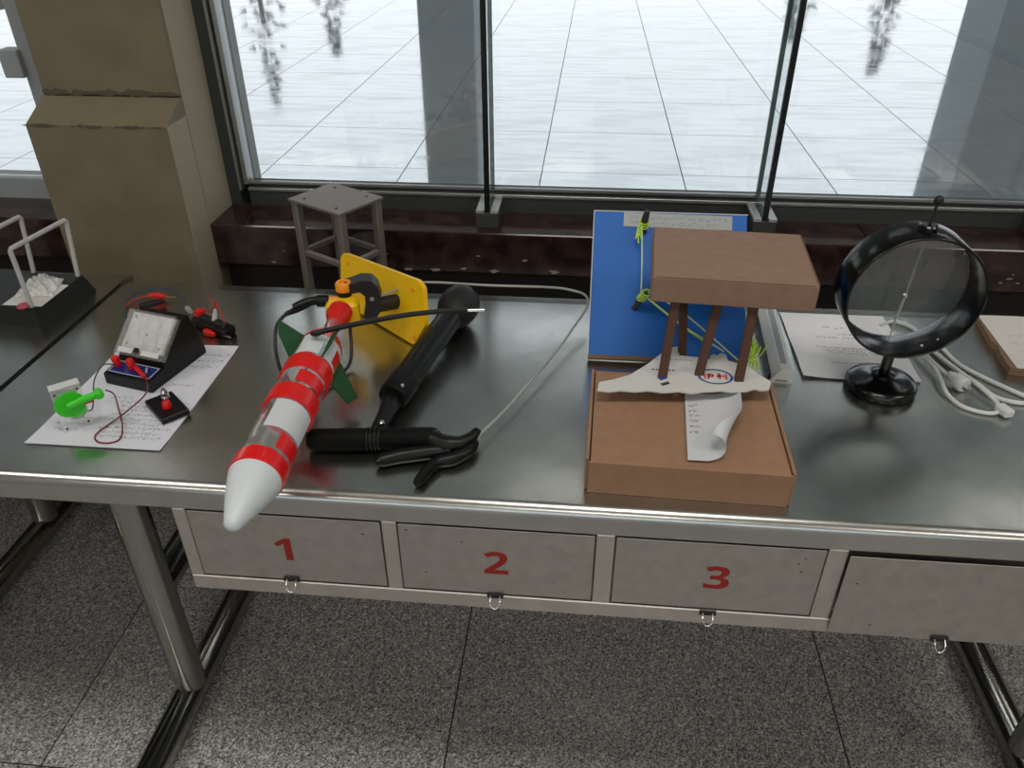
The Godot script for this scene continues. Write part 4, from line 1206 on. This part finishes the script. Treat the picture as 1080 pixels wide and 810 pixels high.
func build_pump() -> void:
	var a := Vector3(-0.222, 0.8095, -0.515)
	var b := Vector3(-0.287, 0.7965, -0.205)
	var t := thing("hand_pump", "black hand pump lying across the steel tabletop", "pump", Vector3.ZERO)
	var L := a.distance_to(b)
	var m := MB.new()
	m.xf = frame_at(a, b - a, Vector3.UP)
	m.lathe([Vector2(0.0225, 0.02), Vector2(0.0225, L - 0.05), Vector2(0.0245, L - 0.048), Vector2(0.0245, L - 0.008), Vector2(0.022, L), Vector2(0.010, L + 0.002), Vector2(0, L + 0.002)], 32)
	obj("barrel", m, M.black_plastic, t)
	var c := MB.new()
	c.xf = frame_at(a, b - a, Vector3.UP)
	c.lathe([Vector2(0, -0.018), Vector2(0.022, -0.018), Vector2(0.032, -0.012), Vector2(0.0365, 0.0), Vector2(0.0375, 0.012), Vector2(0.0365, 0.03), Vector2(0.030, 0.05), Vector2(0.0235, 0.062)], 32)
	obj("head_cap", c, M.black_rubber, t)
	var k := b + (b - a).normalized() * 0.002
	var hc := Vector3(-0.293, 0.790, -0.107)
	obj("piston_rod", rod(k + Vector3(-0.003, 0, 0), hc, 0.0065, 14), M.black_plastic, t)
	obj("rod_yoke", T_([k + Vector3(0.0, -0.002, -0.01), (k + hc) * 0.5 + Vector3(0.003, 0.004, 0), hc + Vector3(0, 0.004, -0.012)], [0.017, 0.0115, 0.009], 12, 1), M.black_plastic, t)
	obj("yoke_pin", rod(Vector3(-0.272, 0.806, -0.213), Vector3(-0.270, 0.819, -0.211), 0.003, 10), M.chrome, t)
	obj("yoke_pin", rod(Vector3(-0.284, 0.802, -0.128), Vector3(-0.284, 0.808, -0.127), 0.004, 10), M.chrome, t)
	# T handle
	var h0 := Vector3(-0.391, 0.7885, -0.098)
	var h1 := Vector3(-0.197, 0.789, -0.119)
	var hm := MB.new()
	var HL := h0.distance_to(h1)
	hm.xf = frame_at(h0, h1 - h0, Vector3.UP)
	hm.lathe([Vector2(0, 0), Vector2(0.011, 0.001), Vector2(0.0155, 0.006), Vector2(0.0165, 0.014), Vector2(0.0165, HL * 0.44), Vector2(0.015, HL * 0.45)], 28)
	hm.lathe([Vector2(0.015, HL * 0.57), Vector2(0.0165, HL * 0.58), Vector2(0.0165, HL - 0.012), Vector2(0.0145, HL - 0.004), Vector2(0.009, HL), Vector2(0, HL)], 28)
	obj("handle_grip", hm, M.black_foam, t)
	var rg := MB.new()
	rg.xf = hm.xf
	var pr := [Vector2(0.0145, HL * 0.44)]
	for q in 4:
		var y0 := HL * (0.45 + 0.03 * q)
		pr.append_array([Vector2(0.0145, y0), Vector2(0.0178, y0 + 0.001), Vector2(0.0178, y0 + 0.0038), Vector2(0.0145, y0 + 0.0046)])
	pr.append(Vector2(0.0145, HL * 0.58))
	rg.lathe(pr, 28)
	obj("handle_rings", rg, M.black_plastic, t)
	# air hose with metal tip, arching over rocket tail and barrel
	var h := thing("air_hose", "black air hose with metal tip arching over the rocket tail", "hose", Vector3.ZERO)
	obj("hose", T_([Vector3(-0.398, 0.878, -0.262), Vector3(-0.405, 0.897, -0.222), Vector3(-0.372, 0.900, -0.237), Vector3(-0.329, 0.895, -0.272), Vector3(-0.276, 0.890, -0.308), Vector3(-0.219, 0.885, -0.336), Vector3(-0.185, 0.882, -0.348)], 0.0042, 10, 6), M.black_rubber, h)
	obj("metal_tip", rod(Vector3(-0.190, 0.882, -0.346), Vector3(-0.157, 0.880, -0.354), 0.0026, 10), M.chrome, h)

# ---------------------------------------------------------------- left set
func build_meter_set() -> void:
	# handwritten sheet
	var pm := mat("handwritten_sheet", Color.WHITE, 0.65)
	var lines := []
	for k in 3: lines.append([0.62 + 0.03 * k, 0.97 - 0.02 * k, 0.10 + 0.065 * k, 0.020])
	lines.append([0.66, 0.86, 0.42, 0.018])
	lines.append([0.30, 0.48, 0.56, 0.020])
	for k in 9: lines.append([0.42 + 0.02 * (k % 3), 0.93 - 0.05 * (k % 2), 0.60 + 0.038 * k, 0.020])
	for k in 3: lines.append([0.06 + 0.02 * k, 0.28, 0.76 + 0.05 * k, 0.018])
	pm.albedo_texture = page(420, 600, lines, 3, Color(0.20, 0.20, 0.24), Color(0.84, 0.85, 0.89))
	var m := MB.new()
	m.sheet(func(u: float, v: float) -> Vector3:
		var rim := pow(absf(v - 0.5) * 2.0, 6) * 0.002
		return Vector3(-0.821 + 0.212 * u, TH + 0.001 + rim, -0.376 + 0.303 * v - 0.008 * (u - 0.5) * (1 - v)), 12, 16, 0.0004)
	tag(obj("paper_sheet", m, pm), "white handwritten sheet lying under the meter and crank generator", "paper")
	# meter: wedge body, in its own frame (x right, z to the viewer); origin at base front-left
	var yaw := deg_to_rad(-14)
	var t := thing("galvanometer", "black wedge shaped bench meter with white sloping face", "meter", Vector3(-0.784, TH + 0.0022, -0.243), yaw)
	var W := 0.094
	var prof := [Vector2(0, 0), Vector2(0, 0.018), Vector2(-0.002, 0.020), Vector2(-0.038, 0.025), Vector2(-0.041, 0.033), Vector2(-0.098, 0.084), Vector2(-0.104, 0.086), Vector2(-0.118, 0.085), Vector2(-0.139, 0.010), Vector2(-0.139, 0)]
	var b := MB.new()
	b.xf = Transform3D(Basis(Vector3(0, 0, 1), Vector3.UP, Vector3(-1, 0, 0)), Vector3.ZERO)
	b.prism(prof, -W, 0, 0.3)
	obj("body", b, M.black_plastic, t)
	# white dial face under a clear cover
	var s0 := Vector3(0, 0.0335, -0.0415)
	var s1 := Vector3(0, 0.0845, -0.0985)
	var ydir := (s1 - s0).normalized()
	var F := Transform3D(Basis(Vector3.RIGHT, ydir, Vector3.RIGHT.cross(ydir)), s0)
	var SL := s0.distance_to(s1)
	var fm := MB.new()
	fm.xf = F
	fm.box(Vector3(W * 0.5, SL * 0.56, 0.004), Vector3(W - 0.010, SL * 0.86, 0.008), 0.001)
	obj("dial_face", fm, M.meter_white, t)
	var cm := MB.new()
	cm.xf = F
	cm.box(Vector3(W * 0.5, SL * 0.5, 0.0125), Vector3(W + 0.002, SL + 0.004, 0.003), 0.001)
	for s in [0.0, 1.0]: cm.box(Vector3(lerpf(0.0005, W - 0.0005, s), SL * 0.5, 0.005), Vector3(0.002, SL, 0.011))
	obj("clear_cover", cm, M.clear_plastic, t)
	for q in [Vector2(0.014, 0.88), Vector2(0.014, 0.25), Vector2(0.080, 0.25), Vector2(0.047, 0.52)]:
		var sc := MB.new()
		sc.xf = F * frame_at(Vector3(q.x, q.y * SL, 0.0082), Vector3.BACK, Vector3.UP)
		sc.lathe([Vector2(0.0028, 0), Vector2(0.002, 0.0012), Vector2(0, 0.0012)], 10)
		obj("dial_screw", sc, M.frame_grey, t)
	var sl := MB.new()
	sl.xf = F
	sl.box(Vector3(0.022, 0.006, 0.0145), Vector3(0.030, 0.009, 0.002), 0.0006)
	sl.box(Vector3(0.072, 0.006, 0.0145), Vector3(0.036, 0.009, 0.002), 0.0006)
	obj("cover_clip", sl, M.white_plastic, t)
	var sl2 := MB.new()
	sl2.xf = F
	sl2.box(Vector3(0.044, 0.009, 0.015), Vector3(0.008, 0.008, 0.004), 0.0006)
	obj("zero_screw", sl2, M.black_plastic, t)
	# blue terminal plate
	var tp := MB.new()
	var P := Transform3D(Basis(Vector3.RIGHT, Vector3(0, 0.036, 0.005).normalized(), Vector3(0, -0.005, 0.036).normalized()), Vector3(0, 0.0205, -0.003))
	tp.xf = P
	tp.box(Vector3(W * 0.5, 0.0008, -0.017), Vector3(W - 0.008, 0.0012, 0.030), 0.0003)
	obj("terminal_plate", tp, M.blue_panel, t)
	var ln := MB.new()
	ln.xf = P
	for e in [[W * 0.5, -0.0035, W - 0.012, 0.0012], [W * 0.5, -0.0305, W - 0.012, 0.0012]]:
		ln.box(Vector3(e[0], 0.0015, e[1]), Vector3(e[2], 0.0003, e[3]))
	for x in [0.006, W - 0.006]: ln.box(Vector3(x, 0.0015, -0.017), Vector3(0.0012, 0.0003, 0.028))
	obj("plate_line", ln, M.white_plastic, t)
	var ti := 0
	for x in [0.012, 0.042]:
		var k := MB.new()
		k.xf = P * Transform3D(Basis.IDENTITY, Vector3(x, 0.0014, -0.020))
		k.lathe([Vector2(0, 0), Vector2(0.0062, 0), Vector2(0.0062, 0.006), Vector2(0.005, 0.007), Vector2(0.0066, 0.008), Vector2(0.0066, 0.016), Vector2(0.0052, 0.018), Vector2(0, 0.018)], 14)
		obj("red_terminal", k, M.red_plastic, t)
		ti += 1
	var k3 := MB.new()
	k3.xf = P * Transform3D(Basis(Vector3.UP, 0.6), Vector3(0.076, 0.002, -0.016))
	k3.box(Vector3(0, 0.003, 0), Vector3(0.004, 0.006, 0.014), 0.0008)
	obj("bare_terminal", k3, M.chrome, t)
	# crank generator
	var bl := Vector3(-0.774, TH + 0.0022, -0.102)
	var dirx := Vector3(0.030, 0, -0.026).normalized()
	var g := thing("crank_generator", "clear boxed hand crank generator with green wheel", "generator", bl)
	var GX := Transform3D(Basis(dirx, Vector3.UP, dirx.cross(Vector3.UP)), Vector3.ZERO)
	var box := func(called: String, c: Vector3, s: Vector3, bv: float, mt: Material, par: Node = g) -> MeshInstance3D:
		var q := MB.new()
		q.xf = GX
		q.box(c, s, bv)
		return obj(called, q, mt, par)
	var gw := 0.042
	var gh := 0.075
	box.call("front_plate", Vector3(gw / 2, gh / 2, -0.001), Vector3(gw, gh, 0.002), 0.0006, M.clear_plastic)
	box.call("rear_plate", Vector3(gw / 2, gh / 2, -0.021), Vector3(gw, gh, 0.002), 0.0006, M.clear_plastic)
	box.call("top_plate", Vector3(gw / 2, gh - 0.002, -0.011), Vector3(gw, 0.004, 0.018), 0.0006, M.white_plastic)
	box.call("bottom_plate", Vector3(gw / 2, 0.002, -0.011), Vector3(gw, 0.004, 0.018), 0.0006, M.clear_plastic)
	box.call("motor", Vector3(gw / 2 + 0.004, 0.020, -0.012), Vector3(0.020, 0.016, 0.014), 0.003, M.cable_grey)
	for q in [Vector2(0.005, 0.006), Vector2(gw - 0.006, 0.008), Vector2(0.005, gh - 0.008), Vector2(gw - 0.006, gh - 0.007)]:
		var s := MB.new()
		s.xf = GX * frame_at(Vector3(q.x, q.y, 0.0001), Vector3.BACK, Vector3.UP)
		s.lathe([Vector2(0.0017, 0), Vector2(0.0015, 0.001), Vector2(0, 0.001)], 10)
		obj("screw", s, M.gasket, g)
	var wh := MB.new()
	wh.xf = GX * frame_at(Vector3(gw / 2 - 0.001, 0.046, 0.0002), Vector3.BACK, Vector3.UP)
	wh.lathe([Vector2(0, 0), Vector2(0.0210, 0), Vector2(0.0215, 0.0006), Vector2(0.0215, 0.002), Vector2(0.0210, 0.0026), Vector2(0, 0.0026)], 30)
	obj("gear_wheel", wh, M.green_plastic, g)
	var w2 := MB.new()
	w2.xf = GX * frame_at(Vector3(gw / 2 + 0.006, 0.030, -0.008), Vector3.BACK, Vector3.UP)
	w2.lathe([Vector2(0, 0), Vector2(0.013, 0), Vector2(0.0135, 0.001), Vector2(0.0135, 0.005), Vector2(0, 0.005)], 26)
	obj("gear_wheel", w2, M.green_plastic, g)
	var ca := MB.new()
	ca.xf = GX
	ca.tube([Vector3(gw / 2 - 0.004, 0.046, 0.006), Vector3(gw / 2 + 0.016, 0.052, 0.010), Vector3(gw / 2 + 0.040, 0.055, 0.012)], [0.006, 0.006, 0.0056], 12)
	obj("crank_arm", ca, M.green_plastic, g)
	var ra := MB.new()
	ra.xf = GX
	ra.box(Vector3(gw / 2 + 0.024, 0.046, 0.010), Vector3(0.014, 0.004, 0.004), 0.0008)
	obj("red_stripe", ra, M.red_plastic, g)
	obj("crank_hub", (func() -> MB:
		var q := MB.new()
		q.xf = GX * frame_at(Vector3(gw / 2 - 0.003, 0.046, -0.003), Vector3.BACK, Vector3.UP)
		q.lathe([Vector2(0, 0), Vector2(0.005, 0), Vector2(0.005, 0.010), Vector2(0, 0.010)], 14)
		return q).call(), M.green_plastic, g)
	obj("crank_knob", (func() -> MB:
		var q := MB.new()
		q.xf = GX * frame_at(Vector3(gw / 2 + 0.040, 0.055, 0.004), Vector3.BACK, Vector3.UP)
		q.lathe([Vector2(0, 0), Vector2(0.0062, 0), Vector2(0.0066, 0.002), Vector2(0.0066, 0.014), Vector2(0.005, 0.016), Vector2(0, 0.016)], 16)
		return q).call(), M.green_plastic, g)
	# test leads
	var y := TH + 0.0042
	tag(obj("red_lead", T_([Vector3(-0.716, 0.802, -0.238), Vector3(-0.700, 0.802, -0.222), Vector3(-0.688, 0.797, -0.207), Vector3(-0.689, 0.786, -0.190), Vector3(-0.707, y + 0.003, -0.147), Vector3(-0.721, y, -0.115), Vector3(-0.722, y, -0.096), Vector3(-0.709, y, -0.083), Vector3(-0.690, y, -0.083), Vector3(-0.681, y, -0.095), Vector3(-0.691, y + 0.004, -0.122), Vector3(-0.717, y, -0.160), Vector3(-0.735, 0.789, -0.186), Vector3(-0.745, 0.80, -0.183)], 0.0012, 7, 6), M.red_wire), "thin red looped lead joining meter terminal and crank generator", "wire")
	tag(obj("red_plug", rod(Vector3(-0.728, 0.803, -0.248), Vector3(-0.700, 0.800, -0.224), 0.0036, 12), M.red_plastic), "red banana plug on the meter's terminal", "plug")
	tag(obj("black_lead", T_([Vector3(-0.768, 0.802, -0.254), Vector3(-0.785, 0.803, -0.250), Vector3(-0.790, 0.790, -0.225), Vector3(-0.778, 0.779, -0.195), Vector3(-0.757, 0.782, -0.155), Vector3(-0.754, 0.79, -0.138)], 0.0011, 7, 6), M.dark_wire), "thin black lead from the meter to the crank generator", "wire")
	# lamp base with red knob
	var lb := thing("bulb_holder", "small black bulb holder with red cap beside the meter", "holder", Vector3(-0.645, TH + 0.0022, -0.176), deg_to_rad(-43))
	obj("base", B(Vector3(0, 0.005, 0), Vector3(0.072, 0.010, 0.044), 0.0015), M.black_plastic, lb)
	var rc := MB.new()
	rc.xf = Transform3D(Basis.IDENTITY, Vector3(0.008, 0.010, 0.002))
	rc.lathe([Vector2(0, 0), Vector2(0.007, 0), Vector2(0.0075, 0.003), Vector2(0.006, 0.010), Vector2(0.004, 0.012), Vector2(0, 0.012)], 16)
	obj("red_cap", rc, M.red_plastic, lb)
	var sk := MB.new()
	sk.xf = Transform3D(Basis.IDENTITY, Vector3(-0.018, 0.010, -0.006))
	sk.lathe([Vector2(0.0065, 0), Vector2(0.0065, 0.004), Vector2(0.0058, 0.005), Vector2(0.0065, 0.006), Vector2(0.0058, 0.008), Vector2(0.0062, 0.010), Vector2(0.0055, 0.014), Vector2(0.003, 0.019), Vector2(0, 0.020)], 16)
	obj("bulb_socket", sk, M.chrome, lb)
	# battery holder with clips behind the meter
	var bh := thing("battery_holder", "black battery holder with red clips and wires behind the meter", "holder", Vector3(-0.680, TH, -0.440), deg_to_rad(-28))
	obj("body", B(Vector3(0, 0.009, 0), Vector3(0.095, 0.018, 0.030), 0.004), M.black_plastic, bh)
	obj("cell", rod(Vector3(-0.04, 0.018, 0.002), Vector3(0.042, 0.018, 0.002), 0.009, 16), M.black_rubber, bh)
	var c1 := MB.new()
	c1.xf = Transform3D(Basis(Vector3.UP, 0.5), Vector3(-0.034, 0.024, 0.0))
	c1.lathe([Vector2(0, -0.008), Vector2(0.009, -0.006), Vector2(0.011, 0.0), Vector2(0.009, 0.007), Vector2(0, 0.010)], 14)
	obj("red_clip", c1, M.red_plastic, bh)
	obj("red_clip", T_([Vector3(0.0, 0.006, 0.020), Vector3(0.012, 0.007, 0.022), Vector3(0.026, 0.006, 0.019)], [0.005, 0.0075, 0.004], 10, 3), M.red_plastic, bh)
	obj("white_tag", T_([Vector3(0.010, 0.02, 0.004), Vector3(0.012, 0.036, 0.0), Vector3(0.013, 0.046, -0.002)], [0.005, 0.0045, 0.002], 10, 3), M.white_plastic, bh)
	obj("steel_tip", T_([Vector3(0.040, 0.006, 0.012), Vector3(0.056, 0.005, 0.010)], [0.003, 0.002], 8, 1), M.chrome, bh)
	obj("red_wire", T_([Vector3(-0.034, 0.03, 0), Vector3(-0.010, 0.036, -0.006), Vector3(0.012, 0.046, -0.004), Vector3(0.002, 0.064, -0.004), Vector3(0.001, 0.072, -0.006)], 0.0012, 6, 5), M.bright_red_wire, bh)
	obj("red_wire", T_([Vector3(0.012, 0.044, -0.004), Vector3(0.014, 0.060, -0.006), Vector3(0.022, 0.052, -0.004), Vector3(0.034, 0.036, 0.0), Vector3(0.038, 0.022, 0.004)], 0.0012, 6, 5), M.bright_red_wire, bh)
	# blue lead with an arc, its clip and a red clip
	var lw := thing("blue_clip_lead", "blue wire lead with red and black clips arching behind the meter", "wire", Vector3.ZERO)
	obj("wire", T_([Vector3(-0.862, 0.773, -0.455), Vector3(-0.880, 0.774, -0.49), Vector3(-0.898, 0.776, -0.527), Vector3(-0.882, 0.780, -0.564), Vector3(-0.836, 0.782, -0.573), Vector3(-0.785, 0.782, -0.539), Vector3(-0.755, 0.785, -0.492), Vector3(-0.735, 0.787, -0.465)], 0.0015, 7, 6), M.blue_wire, lw)
	obj("red_clip", T_([Vector3(-0.864, 0.776, -0.553), Vector3(-0.845, 0.778, -0.552), Vector3(-0.826, 0.777, -0.548)], [0.0035, 0.0065, 0.005], 10, 3), M.red_plastic, lw)
	obj("clip_jaw", T_([Vector3(-0.826, 0.777, -0.548), Vector3(-0.806, 0.776, -0.551)], [0.003, 0.0015], 8, 1), M.torn_edge, lw)
	obj("red_wire", T_([Vector3(-0.864, 0.776, -0.553), Vector3(-0.885, 0.774, -0.54), Vector3(-0.892, 0.773, -0.512)], 0.0011, 6, 5), M.bright_red_wire, lw)
	obj("black_clip", T_([Vector3(-0.858, 0.777, -0.505), Vector3(-0.835, 0.779, -0.515), Vector3(-0.82, 0.778, -0.53)], [0.006, 0.0065, 0.004], 10, 3), M.black_plastic, lw)
	obj("clear_clip", T_([Vector3(-0.752, 0.785, -0.49), Vector3(-0.735, 0.79, -0.468)], [0.006, 0.005], 8, 1), M.cable_grey, lw)

func build_tray() -> void:
	var t := thing("black_tray", "black apparatus base with white tube frame at the left", "apparatus", Vector3(-1.012, TH, -0.428), deg_to_rad(-5))
	# top y 0.037; right edge at local x 0
	var x1 := 0.0
	var x0 := -0.24
	var m := MB.new()
	var b := [Vector3(x0 - 0.01, 0, -0.155), Vector3(x1 + 0.006, 0, -0.155), Vector3(x1 + 0.006, 0, 0.012), Vector3(x0 - 0.01, 0, 0.012)]
	var u := [Vector3(x0, 0.037, -0.143), Vector3(x1 - 0.004, 0.037, -0.143), Vector3(x1 - 0.004, 0.037, 0.004), Vector3(x0, 0.037, 0.004)]
	var ct := Vector3(-0.12, 0.018, -0.07)
	m._q(u[0], u[1], u[2], u[3], Vector3.UP)
	m._q(b[0], b[1], b[2], b[3], Vector3.DOWN)
	for k in 4:
		var l := (k + 1) % 4
		m._q(b[k], b[l], u[l], u[k], (b[k] + u[l]) * 0.5 - ct)
	obj("base", m, M.black_rubber, t)
	for x in [-0.012, -0.112]:
		var zz := [-0.002, -0.138]
		obj("tube_frame", T_([Vector3(x, 0.03, zz[0]), Vector3(x, 0.150, zz[0] + 0.001), Vector3(x, 0.153, zz[0] - 0.003), Vector3(x, 0.150, zz[1] - 0.014), Vector3(x, 0.147, zz[1] - 0.017), Vector3(x, 0.03, zz[1])], 0.0045, 10, 1), M.tube_white, t)
	var pm := mat("tray_sheet", Color.WHITE, 0.65)
	var ls := []
	for k in 8: ls.append([0.35, 0.95, 0.45 + 0.055 * k, 0.022])
	pm.albedo_texture = page(200, 240, ls, 44, Color(0.62, 0.50, 0.46), Color(0.78, 0.78, 0.77))
	var s := MB.new()
	s.sheet(func(a: float, v: float) -> Vector3: return Vector3(-1.083 + 0.078 * a, TH + 0.0382, -0.535 + 0.103 * v + 0.012 * a * (1 - v)), 4, 4, 0.0005)
	tag(obj("instruction_sheet", s, pm), "small printed sheet lying on the black apparatus base", "paper")
	var bag := MB.new()
	var nz := FastNoiseLite.new()
	nz.seed = 4
	nz.frequency = 38.0
	bag.sheet(func(a: float, v: float) -> Vector3:
		var e := sin(PI * a) * sin(PI * v)
		var w := nz.get_noise_2d(a * 0.1, v * 0.1)
		return Vector3(-1.082 + 0.075 * a * (0.7 + 0.3 * v) + 0.006 * w, TH + 0.039 + 0.026 * pow(e, 0.6) * (0.75 + 0.9 * w), -0.462 - 0.075 * (1 - v) - 0.012 * a + 0.006 * w), 22, 22, 0.0006)
	tag(obj("plastic_bag", bag, M.white_plastic), "crumpled whitish plastic bag on the black apparatus base", "bag")
	var pk := MB.new()
	pk.xf = Transform3D(Basis(Vector3.UP, 0.3), Vector3(-1.034, TH + 0.0415, -0.424))
	pk.lathe([Vector2(0, -0.002), Vector2(0.010, -0.002), Vector2(0.012, 0.0005), Vector2(0.009, 0.004), Vector2(0, 0.005)], 14)
	tag(obj("pink_eraser", pk, M.pink), "small pink lump on the black apparatus base", "eraser")
